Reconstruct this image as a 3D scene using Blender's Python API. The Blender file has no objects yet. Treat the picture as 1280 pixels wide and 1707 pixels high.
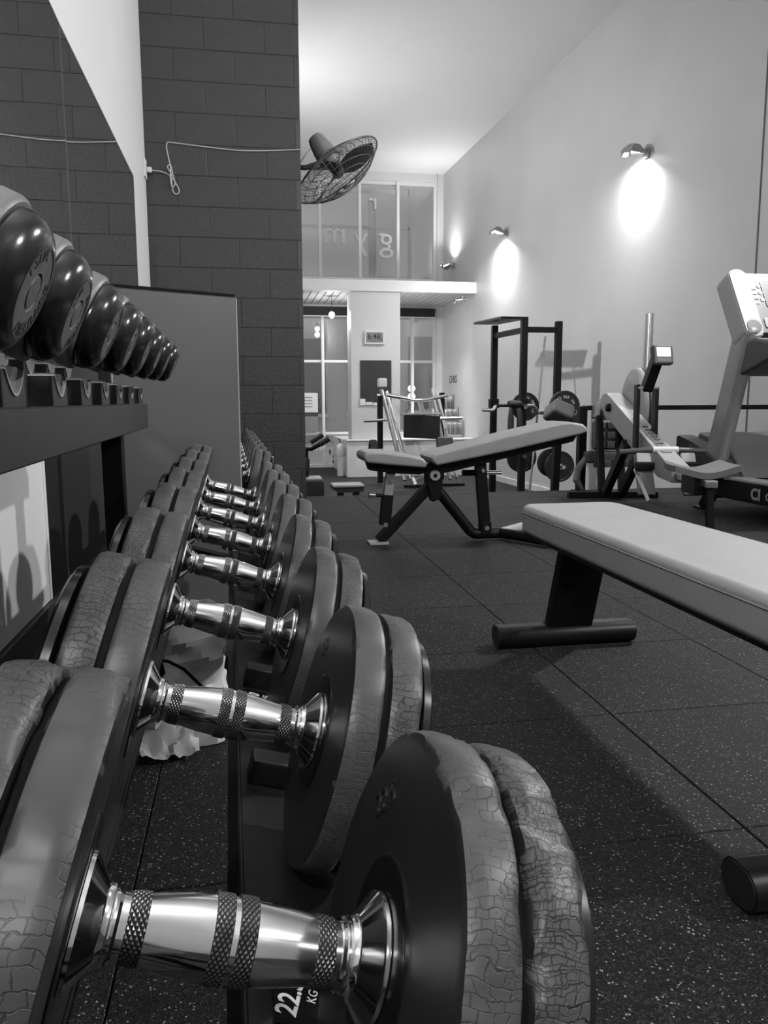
import bpy, bmesh, math, random
from math import sin, cos, pi, radians, atan2, sqrt
from mathutils import Vector, Matrix, noise
random.seed(7)
S = bpy.context.scene
C = S.collection

# ------------------------------------------------------------------ camera
cam = bpy.data.cameras.new('camera'); camo = bpy.data.objects.new('camera', cam); C.objects.link(camo)
cam.sensor_fit = 'VERTICAL'; cam.sensor_height = 24.0; cam.sensor_width = 18.0
cam.lens = 1320.0 / 1707.0 * 24.0; cam.clip_start = 0.02; cam.clip_end = 200
CM = ((0.984803, 0.027508, 0.17148), (-0.173638, 0.136324, 0.975328), (-0.003452, 0.990282, -0.139029))
camo.matrix_world = Matrix(((CM[0][0], CM[0][1], -CM[0][2], 0.0), (CM[1][0], CM[1][1], -CM[1][2], 0.0),
                            (CM[2][0], CM[2][1], -CM[2][2], 0.72), (0, 0, 0, 1)))
S.camera = camo

# ------------------------------------------------------------------ world, exposure, room lamps
w = bpy.data.worlds.new('evening'); S.world = w; w.use_nodes = True
bg = w.node_tree.nodes['Background']; bg.inputs[0].default_value = (1, 1, 1, 1); bg.inputs[1].default_value = 0.65
S.view_settings.view_transform = 'Standard'; S.view_settings.look = 'None'
S.view_settings.gamma = 1.0; S.view_settings.use_curve_mapping = False
S.view_settings.exposure = 0.0
S.cycles.max_bounces = 7; S.cycles.diffuse_bounces = 4; S.cycles.glossy_bounces = 4; S.cycles.transmission_bounces = 4; S.cycles.transparent_max_bounces = 16
S.cycles.adaptive_threshold = 0.02
S.cycles.sample_clamp_indirect = 6.0; S.cycles.caustics_reflective = False; S.cycles.caustics_refractive = False

def area_light(name, loc, target, power, sx, sy, spread=180):
    l = bpy.data.lights.new(name, 'AREA'); l.shape = 'RECTANGLE'; l.size = sx; l.size_y = sy
    l.energy = power; l.spread = radians(spread)
    o = bpy.data.objects.new(name, l); C.objects.link(o); o.location = loc
    o.rotation_euler = (Vector(target) - Vector(loc)).to_track_quat('-Z', 'Y').to_euler()
    return o
def wall_x(y): return 4.65 - 0.042 * y          # the right wall is not quite parallel to the tiles
FLOOD_Y = (8.23, 12.32, 15.06, 4.1, 0.0)         # floodlights on the right wall (the last two stand beside and behind the viewer)
FLOOD_Z = 3.31

# ------------------------------------------------------------------ helpers
def link(o, parent=None):
    C.objects.link(o)
    if parent is not None: o.parent = parent
    return o
def tag(o, label, cat, group=None, kind=None):
    if label: o['label'] = label
    if cat: o['category'] = cat
    if group: o['group'] = group
    if kind: o['kind'] = kind
    return o
def thing(name, label, cat, loc=(0, 0, 0), rot=(0, 0, 0), group=None):
    o = bpy.data.objects.new(name, None); o.empty_display_size = 0.05; C.objects.link(o)
    o.location = loc; o.rotation_euler = rot
    return tag(o, label, cat, group)
def mesh_of(name, bm, mat, smooth=None):
    me = bpy.data.meshes.new(name); bm.normal_update(); bm.to_mesh(me); bm.free()
    if mat: me.materials.append(mat)
    if smooth is not None:
        for p in me.polygons: p.use_smooth = True
        try: me.set_sharp_from_angle(angle=radians(smooth))
        except Exception: pass
    return me
def obj(name, bm, mat, parent=None, smooth=35, loc=None, rot=None):
    me = bm if isinstance(bm, bpy.types.Mesh) else mesh_of(name, bm, mat, smooth)
    o = bpy.data.objects.new(name, me); link(o, parent)
    if smooth is not None and me.polygons and me.polygons[0].use_smooth:
        wn = o.modifiers.new('weighted', 'WEIGHTED_NORMAL'); wn.keep_sharp = True
    if loc: o.location = loc
    if rot: o.rotation_euler = rot
    return o
def struct(name, bm, mat, label=None, cat='structure', smooth=35):
    o = obj(name, bm, mat, None, smooth); o['kind'] = 'structure'
    if label: o['label'] = label; o['category'] = cat
    return o
def copy_tree(o, parent=None):
    c = o.copy(); C.objects.link(c); c.parent = parent
    for ch in o.children: copy_tree(ch, c)
    return c
def nb(): return bmesh.new()

def box(bm, c, s, rot=None, bev=0.0, seg=2):
    M = Matrix.Translation(c)
    if rot is not None: M = M @ (rot.to_4x4() if isinstance(rot, Matrix) else rot)
    M = M @ Matrix.Diagonal((s[0], s[1], s[2], 1))
    r = bmesh.ops.create_cube(bm, size=1.0, matrix=M)
    if bev > 0:
        es = set()
        for v in r['verts']: es.update(v.link_edges)
        bmesh.ops.bevel(bm, geom=list(es), offset=bev, segments=seg, profile=0.5, affect='EDGES')
    return bm
def bx(x0, x1, y0, y1, z0, z1, bev=0.0, seg=2):
    return box(nb(), ((x0 + x1) / 2, (y0 + y1) / 2, (z0 + z1) / 2), (x1 - x0, y1 - y0, z1 - z0), None, bev, seg)
def frame_for(d, up=(0, 0, 1)):
    d = Vector(d).normalized(); up = Vector(up)
    if abs(d.dot(up)) > 0.98: up = Vector((0, 1, 0))
    s = d.cross(up).normalized(); u = s.cross(d).normalized()
    return d, s, u
def bar(bm, p, q, wdt, hgt, up=(0, 0, 1), bev=0.0, ext=0.0):
    p, q = Vector(p), Vector(q); d, s, u = frame_for(q - p, up); L = (q - p).length + 2 * ext
    R = Matrix((d, s, u)).transposed()
    return box(bm, (p + q) / 2, (L, wdt, hgt), R, bev)
def tube(bm, pts, r, n=12, cap=True, closed=False):
    pts = [Vector(p) for p in pts]; m = len(pts)
    rs = r if isinstance(r, (list, tuple)) else [r] * m
    rings = []; prev = None
    for i, p in enumerate(pts):
        if closed: t = pts[(i + 1) % m] - pts[i - 1]
        else: t = (pts[min(i + 1, m - 1)] - pts[max(i - 1, 0)])
        t.normalize()
        if prev is None:
            a = Vector((0, 0, 1)) if abs(t.z) < 0.9 else Vector((1, 0, 0))
            s = t.cross(a).normalized()
        else: s = (prev - t * prev.dot(t)).normalized()
        prev = s; b = t.cross(s)
        rings.append([bm.verts.new(p + (s * cos(2 * pi * k / n) + b * sin(2 * pi * k / n)) * rs[i]) for k in range(n)])
    for i in range(m if closed else m - 1):
        A, B = rings[i], rings[(i + 1) % m]
        for k in range(n): bm.faces.new((A[k], A[(k + 1) % n], B[(k + 1) % n], B[k]))
    if cap and not closed:
        bm.faces.new(rings[0][::-1]); bm.faces.new(rings[-1])
    return bm
AX = {'x': Matrix.Identity(4), 'y': Matrix.Rotation(pi / 2, 4, 'Z'), 'z': Matrix.Rotation(-pi / 2, 4, 'Y')}
def lathe(bm, prof, M=None, n=48, closed=False):
    """profile of (a, r) turned about the local x axis; UV: around, along"""
    M = M or Matrix.Identity(4); uvl = bm.loops.layers.uv.verify()
    rings = []
    for a, r in prof:
        if r < 1e-6: rings.append([bm.verts.new(M @ Vector((a, 0, 0)))])
        else: rings.append([bm.verts.new(M @ Vector((a, r * cos(2 * pi * k / n), r * sin(2 * pi * k / n)))) for k in range(n)])
    ln = [0.0]
    for i in range(1, len(prof)): ln.append(ln[-1] + sqrt((prof[i][0] - prof[i - 1][0]) ** 2 + (prof[i][1] - prof[i - 1][1]) ** 2))
    rm = max(r for a, r in prof)
    idx = list(range(len(prof) - 1)) + ([len(prof) - 1] if closed else [])
    for i in idx:
        j = (i + 1) % len(prof); A, B = rings[i], rings[j]
        for k in range(n):
            k2 = (k + 1) % n
            vs, uv = [], []
            def add(v, uu, vv): vs.append(v); uv.append((uu * 2 * pi * rm / n, vv))
            lj = ln[j] if j > i else ln[i] + 0.01
            if len(A) > 1: add(A[k], k, ln[i]); add(A[k2], k + 1, ln[i])
            else: add(A[0], k, ln[i])
            if len(B) > 1: add(B[k2], k + 1, lj); add(B[k], k, lj)
            else: add(B[0], k, lj)
            if len(vs) > 2:
                f = bm.faces.new(vs[::-1])
                for l, q in zip(f.loops, uv[::-1]): l[uvl].uv = q
    return bm
def prism(bm, poly, M, depth, bev=0.0, seg=2):
    """polygon in local xy, extruded along local +z by depth"""
    a = [bm.verts.new(M @ Vector((x, y, 0))) for x, y in poly]
    b = [bm.verts.new(M @ Vector((x, y, depth))) for x, y in poly]
    n = len(poly); fs = [bm.faces.new(a[::-1]), bm.faces.new(b)]
    for i in range(n): fs.append(bm.faces.new((a[i], a[(i + 1) % n], b[(i + 1) % n], b[i])))
    bmesh.ops.recalc_face_normals(bm, faces=fs)
    if bev:
        es = [e for f in fs[:2] for e in f.edges]
        bmesh.ops.bevel(bm, geom=es, offset=bev, segments=seg, profile=0.5, affect='EDGES')
    return bm
def rrect(wd, hg, r, n=6):
    pts = []
    for cx, cy, a0 in ((wd / 2 - r, hg / 2 - r, 0), (-wd / 2 + r, hg / 2 - r, 90), (-wd / 2 + r, -hg / 2 + r, 180), (wd / 2 - r, -hg / 2 + r, 270)):
        for k in range(n + 1):
            a = radians(a0 + 90 * k / n); pts.append((cx + r * cos(a), cy + r * sin(a)))
    return pts
def basis(xa, ya, org=(0, 0, 0)):
    xa = Vector(xa).normalized(); ya = Vector(ya); ya = (ya - xa * ya.dot(xa)).normalized(); za = xa.cross(ya)
    M = Matrix((xa, ya, za)).transposed().to_4x4(); M.translation = Vector(org); return M
def text_mesh(name, body, size, mat, M, parent=None, depth=0.0006, align='CENTER', bold=0.0, sx=1.0):
    cu = bpy.data.curves.new(name, 'FONT'); cu.body = body; cu.size = size; cu.extrude = depth; cu.offset = bold
    cu.align_x = align; cu.align_y = 'CENTER'; cu.resolution_u = 3
    t = bpy.data.objects.new(name, cu); C.objects.link(t)
    dg = bpy.context.evaluated_depsgraph_get()
    me = bpy.data.meshes.new_from_object(t.evaluated_get(dg))
    bpy.data.objects.remove(t); bpy.data.curves.remove(cu)
    me.transform(Matrix.Diagonal((sx, 1, 1, 1))); me.transform(M)
    if sx < 0: me.flip_normals()
    me.materials.clear(); me.materials.append(mat); me.name = name
    o = bpy.data.objects.new(name, me); return link(o, parent)

# ------------------------------------------------------------------ materials
def g(v): return (v, v, v, 1)
def mat(name, col, rough=0.5, metal=0.0, spec=0.5, var=0.0, vscale=8.0, bump=0.0, bscale=60.0, coat=0.0, emit=None, estr=1.0, obj_rand=0.0):
    m = bpy.data.materials.new(name); m.use_nodes = True; nt = m.node_tree; b = nt.nodes['Principled BSDF']
    b.inputs['Base Color'].default_value = g(col); b.inputs['Roughness'].default_value = rough
    b.inputs['Metallic'].default_value = metal; b.inputs['Specular IOR Level'].default_value = spec
    if coat: b.inputs['Coat Weight'].default_value = coat; b.inputs['Coat Roughness'].default_value = 0.12
    if emit is not None:
        b.inputs['Emission Color'].default_value = g(emit); b.inputs['Emission Strength'].default_value = estr
    tc = nt.nodes.new('ShaderNodeTexCoord')
    if var > 0 or obj_rand > 0:
        nz = nt.nodes.new('ShaderNodeTexNoise'); nz.inputs['Scale'].default_value = vscale; nz.inputs['Detail'].default_value = 5
        nt.links.new(tc.outputs['Object'], nz.inputs['Vector'])
        mr = nt.nodes.new('ShaderNodeMapRange'); mr.inputs[1].default_value = 0.25; mr.inputs[2].default_value = 0.75
        mr.inputs[3].default_value = col * (1 - var); mr.inputs[4].default_value = col * (1 + var)
        nt.links.new(nz.outputs['Fac'], mr.inputs[0]); out = mr.outputs[0]
        if obj_rand > 0:
            oi = nt.nodes.new('ShaderNodeObjectInfo'); r2 = nt.nodes.new('ShaderNodeMapRange')
            r2.inputs[3].default_value = 1 - obj_rand; r2.inputs[4].default_value = 1 + obj_rand
            nt.links.new(oi.outputs['Random'], r2.inputs[0])
            mu = nt.nodes.new('ShaderNodeMath'); mu.operation = 'MULTIPLY'
            nt.links.new(out, mu.inputs[0]); nt.links.new(r2.outputs[0], mu.inputs[1]); out = mu.outputs[0]
        nt.links.new(out, b.inputs['Base Color'])
    if bump > 0:
        n2 = nt.nodes.new('ShaderNodeTexNoise'); n2.inputs['Scale'].default_value = bscale; n2.inputs['Detail'].default_value = 6
        nt.links.new(tc.outputs['Object'], n2.inputs['Vector'])
        bp = nt.nodes.new('ShaderNodeBump'); bp.inputs['Strength'].default_value = bump; bp.inputs['Distance'].default_value = 0.01
        nt.links.new(n2.outputs['Fac'], bp.inputs['Height']); nt.links.new(bp.outputs[0], b.inputs['Normal'])
    return m
def node(nt, kind, **kw):
    n = nt.nodes.new(kind)
    for k, v in kw.items(): setattr(n, k, v)
    return n

M_wall = mat('white_wall_paint', 0.70, 0.42, var=0.03, vscale=2, bump=0.04, bscale=30)
M_wall_r = mat('pale_wall_paint', 0.58, 0.38, var=0.05, vscale=1.3, bump=0.03, bscale=20)
M_ceil = mat('ceiling_paint', 0.80, 0.7, var=0.02, vscale=1.0)
M_block = mat('dark_block_paint', 0.032, 0.42, var=0.10, vscale=9, bump=0.35, bscale=55)
M_mortar = mat('dark_mortar', 0.028, 0.6, bump=0.3, bscale=70)
M_dado = mat('dark_dado_paint', 0.03, 0.5, var=0.08, vscale=4)
M_base = mat('skirting_dark', 0.045, 0.45, var=0.08)
M_white = mat('white_trim', 0.72, 0.4, var=0.03)
M_frame = mat('white_frame', 0.80, 0.35)
M_sheen = mat('black_enamel', 0.006, 0.30)
M_blackm = mat('black_powder_coat', 0.0045, 0.45, spec=0.2, var=0.2, vscale=12, bump=0.05, bscale=200)
M_black_soft = mat('black_plastic', 0.014, 0.5, var=0.15)
M_saddle = mat('saddle_plastic', 0.007, 0.45)
M_blackg = mat('black_gloss', 0.008, 0.16)
M_rackp = mat('rack_paint', 0.008, 0.42, var=0.2, vscale=10, bump=0.12, bscale=14)
M_chrome = mat('chrome', 0.82, 0.10, metal=1.0)
M_steel = mat('brushed_steel', 0.62, 0.28, metal=1.0, var=0.08, vscale=30)
M_alu = mat('grey_metal_paint', 0.33, 0.35, var=0.05)
M_alu2 = mat('silver_metal_paint', 0.30, 0.32, metal=0.4, var=0.05)
M_vinyl = mat('grey_vinyl', 0.33, 0.42, var=0.07, vscale=7, bump=0.10, bscale=160)
M_vinyl2 = mat('grey_vinyl_pad', 0.27, 0.45, var=0.06, vscale=7, bump=0.08, bscale=160)
M_mat = mat('grey_mat_vinyl', 0.088, 0.40, var=0.06, vscale=4, bump=0.05, bscale=9)
M_piping = mat('pale_piping', 0.30, 0.45)
M_cap = mat('glossy_rubber', 0.012, 0.20, var=0.2, vscale=20, bump=0.02, bscale=80)
M_capface = mat('head_face', 0.085, 0.45, var=0.2, vscale=40, bump=0.1, bscale=120)
M_flange = mat('matte_urethane', 0.145, 0.42, var=0.08, vscale=20)
M_lip = mat('embossed_letter', 0.02, 0.4)
M_cord = mat('grey_cord', 0.40, 0.5)
M_plastic = mat('white_plastic', 0.62, 0.35)
M_greyp = mat('grey_plastic', 0.12, 0.45, var=0.05)
M_greyd = mat('dark_grey_plastic', 0.055, 0.45, var=0.05)
M_paper = mat('white_paper', 0.75, 0.6)
M_greyprint = mat('grey_print', 0.26, 0.55)
M_bag = mat('pale_bag', 0.60, 0.4, var=0.06, vscale=12)
M_inside = mat('dark_lining', 0.006, 0.7, spec=0.12)
M_board = mat('blackboard', 0.028, 0.55, var=0.1)
M_lcd = mat('lcd_screen', 0.20, 0.3)
M_lcdlit = mat('lit_screen', 0.5, 0.3, emit=1.0, estr=0.55)
M_ink = mat('dark_ink', 0.025, 0.5)
M_whiteink = mat('white_ink', 0.80, 0.5)
M_letter = mat('frosted_letter', 0.62, 0.6)
M_fan = mat('fan_grey', 0.20, 0.35, var=0.05)
M_fanw = mat('fan_wire', 0.09, 0.4)
M_cast = mat('cast_iron_black', 0.013, 0.42, var=0.2, vscale=20)
M_canvas = mat('canvas', 0.17, 0.7, var=0.25, vscale=25, bump=0.2, bscale=200)
M_canvasd = mat('dark_canvas', 0.06, 0.7, var=0.2, vscale=25, bump=0.2, bscale=200)
M_facade = mat('outside_render', 0.55, 0.8, var=0.05)
M_facded = mat('outside_dark', 0.16, 0.6)
M_blind = mat('blind_fabric', 0.016, 0.7)
M_lamp = mat('lamp_glass', 0.9, 0.3, emit=1.0, estr=14.0)
M_bulb = mat('bulb_glass', 0.9, 0.3, emit=1.0, estr=22.0)
M_slat = mat('soffit_board', 0.50, 0.4, var=0.04)
M_alucov = mat('pale_cover', 0.32, 0.4)
M_screw = mat('bolt_steel', 0.5, 0.3, metal=0.9)

def mirror_mat():
    m = bpy.data.materials.new('mirror_silver'); m.use_nodes = True; b = m.node_tree.nodes['Principled BSDF']
    b.inputs['Base Color'].default_value = g(0.88); b.inputs['Metallic'].default_value = 1; b.inputs['Roughness'].default_value = 0.015
    return m
M_mirror = mirror_mat()
def glass_mat(name, tint, rough=0.0, mixv=0.12):
    m = bpy.data.materials.new(name); m.use_nodes = True; nt = m.node_tree; nt.nodes.clear()
    o = node(nt, 'ShaderNodeOutputMaterial'); t = node(nt, 'ShaderNodeBsdfTransparent'); t.inputs[0].default_value = g(tint)
    gl = node(nt, 'ShaderNodeBsdfGlossy'); gl.inputs['Roughness'].default_value = rough; gl.inputs[0].default_value = g(0.9)
    mx = node(nt, 'ShaderNodeMixShader'); mx.inputs[0].default_value = mixv
    nt.links.new(t.outputs[0], mx.inputs[1]); nt.links.new(gl.outputs[0], mx.inputs[2]); nt.links.new(mx.outputs[0], o.inputs[0])
    return m
M_glass = glass_mat('window_glass', 0.88, 0.02, 0.14)
M_bottle = glass_mat('bottle_plastic', 0.72, 0.1, 0.3)

def floor_mat(name, base, fleck, fl_scale, thr):
    m = bpy.data.materials.new(name); m.use_nodes = True; nt = m.node_tree; b = nt.nodes['Principled BSDF']
    tc = node(nt, 'ShaderNodeTexCoord'); geo = node(nt, 'ShaderNodeNewGeometry')
    nz = node(nt, 'ShaderNodeTexNoise'); nz.inputs['Scale'].default_value = 3.0; nz.inputs['Detail'].default_value = 6
    nt.links.new(geo.outputs['Position'], nz.inputs['Vector'])
    mr = node(nt, 'ShaderNodeMapRange'); mr.inputs[1].default_value = 0.3; mr.inputs[2].default_value = 0.7
    mr.inputs[3].default_value = base * 0.82; mr.inputs[4].default_value = base * 1.2
    nt.links.new(nz.outputs['Fac'], mr.inputs[0])
    oi = node(nt, 'ShaderNodeObjectInfo'); r2 = node(nt, 'ShaderNodeMapRange'); r2.inputs[3].default_value = 0.85; r2.inputs[4].default_value = 1.18
    nt.links.new(oi.outputs['Random'], r2.inputs[0])
    mu = node(nt, 'ShaderNodeMath', operation='MULTIPLY'); nt.links.new(mr.outputs[0], mu.inputs[0]); nt.links.new(r2.outputs[0], mu.inputs[1])
    # granule shade
    n3 = node(nt, 'ShaderNodeTexNoise'); n3.inputs['Scale'].default_value = 420; n3.inputs['Detail'].default_value = 2
    nt.links.new(geo.outputs['Position'], n3.inputs['Vector'])
    r3 = node(nt, 'ShaderNodeMapRange'); r3.inputs[1].default_value = 0.3; r3.inputs[2].default_value = 0.7; r3.inputs[3].default_value = 0.35; r3.inputs[4].default_value = 2.1
    nt.links.new(n3.outputs['Fac'], r3.inputs[0])
    mu2 = node(nt, 'ShaderNodeMath', operation='MULTIPLY'); nt.links.new(mu.outputs[0], mu2.inputs[0]); nt.links.new(r3.outputs[0], mu2.inputs[1])
    # pale flecks: small distorted voronoi cells
    dz = node(nt, 'ShaderNodeTexNoise'); dz.inputs['Scale'].default_value = 260
    nt.links.new(geo.outputs['Position'], dz.inputs['Vector'])
    va = node(nt, 'ShaderNodeVectorMath', operation='SCALE'); va.inputs[3].default_value = 0.006
    nt.links.new(dz.outputs['Color'], va.inputs[0])
    vb = node(nt, 'ShaderNodeVectorMath', operation='ADD'); nt.links.new(geo.outputs['Position'], vb.inputs[0]); nt.links.new(va.outputs[0], vb.inputs[1])
    vo = node(nt, 'ShaderNodeTexVoronoi'); vo.inputs['Scale'].default_value = fl_scale
    nt.links.new(vb.outputs[0], vo.inputs['Vector'])
    sp = node(nt, 'ShaderNodeSeparateColor'); nt.links.new(vo.outputs['Color'], sp.inputs[0])
    gt = node(nt, 'ShaderNodeMath', operation='GREATER_THAN'); gt.inputs[1].default_value = thr; nt.links.new(sp.outputs[0], gt.inputs[0])
    lt = node(nt, 'ShaderNodeMath', operation='LESS_THAN'); lt.inputs[1].default_value = 0.34; nt.links.new(vo.outputs['Distance'], lt.inputs[0])
    an = node(nt, 'ShaderNodeMath', operation='MULTIPLY'); nt.links.new(gt.outputs[0], an.inputs[0]); nt.links.new(lt.outputs[0], an.inputs[1])
    mx = node(nt, 'ShaderNodeMix'); mx.data_type = 'FLOAT'
    nt.links.new(an.outputs[0], mx.inputs[0]); nt.links.new(mu2.outputs[0], mx.inputs[2]); mx.inputs[3].default_value = fleck
    v2 = node(nt, 'ShaderNodeTexVoronoi'); v2.inputs['Scale'].default_value = 430; nt.links.new(vb.outputs[0], v2.inputs['Vector'])
    s2 = node(nt, 'ShaderNodeSeparateColor'); nt.links.new(v2.outputs['Color'], s2.inputs[0])
    g2_ = node(nt, 'ShaderNodeMath', operation='GREATER_THAN'); g2_.inputs[1].default_value = 0.80; nt.links.new(s2.outputs[1], g2_.inputs[0])
    m4 = node(nt, 'ShaderNodeMath', operation='MULTIPLY_ADD'); m4.inputs[1].default_value = 0.026; nt.links.new(g2_.outputs[0], m4.inputs[0]); nt.links.new(mx.outputs[0], m4.inputs[2])
    nt.links.new(m4.outputs[0], b.inputs['Base Color'])
    b.inputs['Roughness'].default_value = 0.62; b.inputs['Specular IOR Level'].default_value = 0.22
    bp = node(nt, 'ShaderNodeBump'); bp.inputs['Strength'].default_value = 0.55; bp.inputs['Distance'].default_value = 0.003
    nt.links.new(n3.outputs['Fac'], bp.inputs['Height']); nt.links.new(bp.outputs[0], b.inputs['Normal'])
    return m
M_floor = floor_mat('rubber_floor', 0.0062, 0.28, 240, 0.89)
M_gap = mat('floor_gap', 0.006, 0.8)

def crack_mat(name, base, crack_amt, rough=0.42):
    """weathered rubber: fine box-like crazing along and across the rim, in patches"""
    m = bpy.data.materials.new(name); m.use_nodes = True; nt = m.node_tree; b = nt.nodes['Principled BSDF']
    tc = node(nt, 'ShaderNodeTexCoord')
    dz = node(nt, 'ShaderNodeTexNoise'); dz.inputs['Scale'].default_value = 55; dz.inputs['Detail'].default_value = 4
    nt.links.new(tc.outputs['Object'], dz.inputs['Vector'])
    cs = node(nt, 'ShaderNodeVectorMath', operation='SUBTRACT'); cs.inputs[1].default_value = (0.5, 0.5, 0.5); nt.links.new(dz.outputs['Color'], cs.inputs[0])
    sc = node(nt, 'ShaderNodeVectorMath', operation='SCALE'); sc.inputs[3].default_value = 0.017; nt.links.new(cs.outputs[0], sc.inputs[0])
    ad = node(nt, 'ShaderNodeVectorMath', operation='ADD'); nt.links.new(tc.outputs['UV'], ad.inputs[0]); nt.links.new(sc.outputs[0], ad.inputs[1])
    ro = node(nt, 'ShaderNodeMapping'); ro.inputs['Rotation'].default_value = (0, 0, pi / 2); nt.links.new(ad.outputs[0], ro.inputs[0])
    hs = []
    for wd, hg, mo in ((0.0078, 0.0052, 0.0008), (0.0040, 0.0030, 0.0006)):
        br = node(nt, 'ShaderNodeTexBrick'); br.inputs['Scale'].default_value = 1.0; br.inputs['Brick Width'].default_value = wd; br.inputs['Row Height'].default_value = hg
        br.inputs['Mortar Size'].default_value = mo / 2; br.inputs['Mortar Smooth'].default_value = 0.6; br.offset = 0.37
        nt.links.new(ro.outputs[0], br.inputs['Vector']); hs.append(br.outputs['Fac'])          # 1 in the crack
    outs = []
    for h, sc_, thr in ((hs[0], 8, 0.60 - 0.20 * crack_amt), (hs[1], 16, 0.66 - 0.20 * crack_amt)):
        pn = node(nt, 'ShaderNodeTexNoise'); pn.inputs['Scale'].default_value = sc_; pn.inputs['Detail'].default_value = 5
        nt.links.new(tc.outputs['Object'], pn.inputs['Vector'])
        pm = node(nt, 'ShaderNodeMapRange'); pm.inputs[1].default_value = thr; pm.inputs[2].default_value = thr + 0.10; nt.links.new(pn.outputs['Fac'], pm.inputs[0])
        mu = node(nt, 'ShaderNodeMath', operation='MULTIPLY'); nt.links.new(h, mu.inputs[0]); nt.links.new(pm.outputs[0], mu.inputs[1]); outs.append(mu.outputs[0])
    mx = node(nt, 'ShaderNodeMath', operation='MAXIMUM'); nt.links.new(outs[0], mx.inputs[0]); nt.links.new(outs[1], mx.inputs[1])
    cr = node(nt, 'ShaderNodeMath', operation='MULTIPLY'); nt.links.new(mx.outputs[0], cr.inputs[0]); cr.inputs[1].default_value = 1.0 if crack_amt > 0 else 0.0
    mr = node(nt, 'ShaderNodeMapRange'); mr.inputs[3].default_value = base; mr.inputs[4].default_value = base * (0.2 if crack_amt > 0.8 else 0.5); nt.links.new(cr.outputs[0], mr.inputs[0])
    vn = node(nt, 'ShaderNodeTexNoise'); vn.inputs['Scale'].default_value = 22; vn.inputs['Detail'].default_value = 4; nt.links.new(tc.outputs['Object'], vn.inputs['Vector'])
    vr = node(nt, 'ShaderNodeMapRange'); vr.inputs[1].default_value = 0.3; vr.inputs[2].default_value = 0.7; vr.inputs[3].default_value = 0.82; vr.inputs[4].default_value = 1.18
    nt.links.new(vn.outputs['Fac'], vr.inputs[0])
    mu = node(nt, 'ShaderNodeMath', operation='MULTIPLY'); nt.links.new(mr.outputs[0], mu.inputs[0]); nt.links.new(vr.outputs[0], mu.inputs[1])
    nt.links.new(mu.outputs[0], b.inputs['Base Color']); b.inputs['Roughness'].default_value = rough; b.inputs['Specular IOR Level'].default_value = 0.4
    iv = node(nt, 'ShaderNodeMath', operation='SUBTRACT'); iv.inputs[0].default_value = 1.0; nt.links.new(cr.outputs[0], iv.inputs[1])
    bp = node(nt, 'ShaderNodeBump'); bp.inputs['Strength'].default_value = 0.45; bp.inputs['Distance'].default_value = 0.0015
    nt.links.new(iv.outputs[0], bp.inputs['Height']); nt.links.new(bp.outputs[0], b.inputs['Normal'])
    return m
M_rub_a = crack_mat('rubber_crazed', 0.054, 1.0)
M_rub_b = crack_mat('rubber_worn', 0.054, 0.55)
M_rub_c = crack_mat('rubber_plain', 0.062, 0.0)
M_rubface = mat('rubber_face', 0.016, 0.36, var=0.2, vscale=14, bump=0.02, bscale=90)

def knurl_mat():
    m = bpy.data.materials.new('knurled_steel'); m.use_nodes = True; nt = m.node_tree; b = nt.nodes['Principled BSDF']
    uv = node(nt, 'ShaderNodeTexCoord'); outs = []
    for rot in (1.0, -1.0):
        mp = node(nt, 'ShaderNodeMapping'); mp.inputs['Rotation'].default_value = (0, 0, rot)
        nt.links.new(uv.outputs['UV'], mp.inputs[0])
        wv = node(nt, 'ShaderNodeTexWave', wave_type='BANDS', bands_direction='X', wave_profile='TRI'); wv.inputs['Scale'].default_value = 150
        nt.links.new(mp.outputs[0], wv.inputs['Vector']); outs.append(wv.outputs['Fac'])
    mn = node(nt, 'ShaderNodeMath', operation='MINIMUM'); nt.links.new(outs[0], mn.inputs[0]); nt.links.new(outs[1], mn.inputs[1])
    mr = node(nt, 'ShaderNodeMapRange'); mr.inputs[2].default_value = 0.6; mr.inputs[3].default_value = 0.012; mr.inputs[4].default_value = 0.30
    nt.links.new(mn.outputs[0], mr.inputs[0]); nt.links.new(mr.outputs[0], b.inputs['Base Color'])
    b.inputs['Metallic'].default_value = 0.85; b.inputs['Roughness'].default_value = 0.38
    bp = node(nt, 'ShaderNodeBump'); bp.inputs['Strength'].default_value = 0.8; bp.inputs['Distance'].default_value = 0.0012
    nt.links.new(mn.outputs[0], bp.inputs['Height']); nt.links.new(bp.outputs[0], b.inputs['Normal'])
    return m
M_knurl = knurl_mat()

# ================================================================== THE SETTING
ZL = -0.60        # lower floor beyond the platform
YE = 5.97         # edge of the platform
ZC = 5.10         # ceiling
YF = 15.80        # far wall
PX0, PX1, PY = -0.60, 0.437, 5.75   # dark block pier

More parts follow.
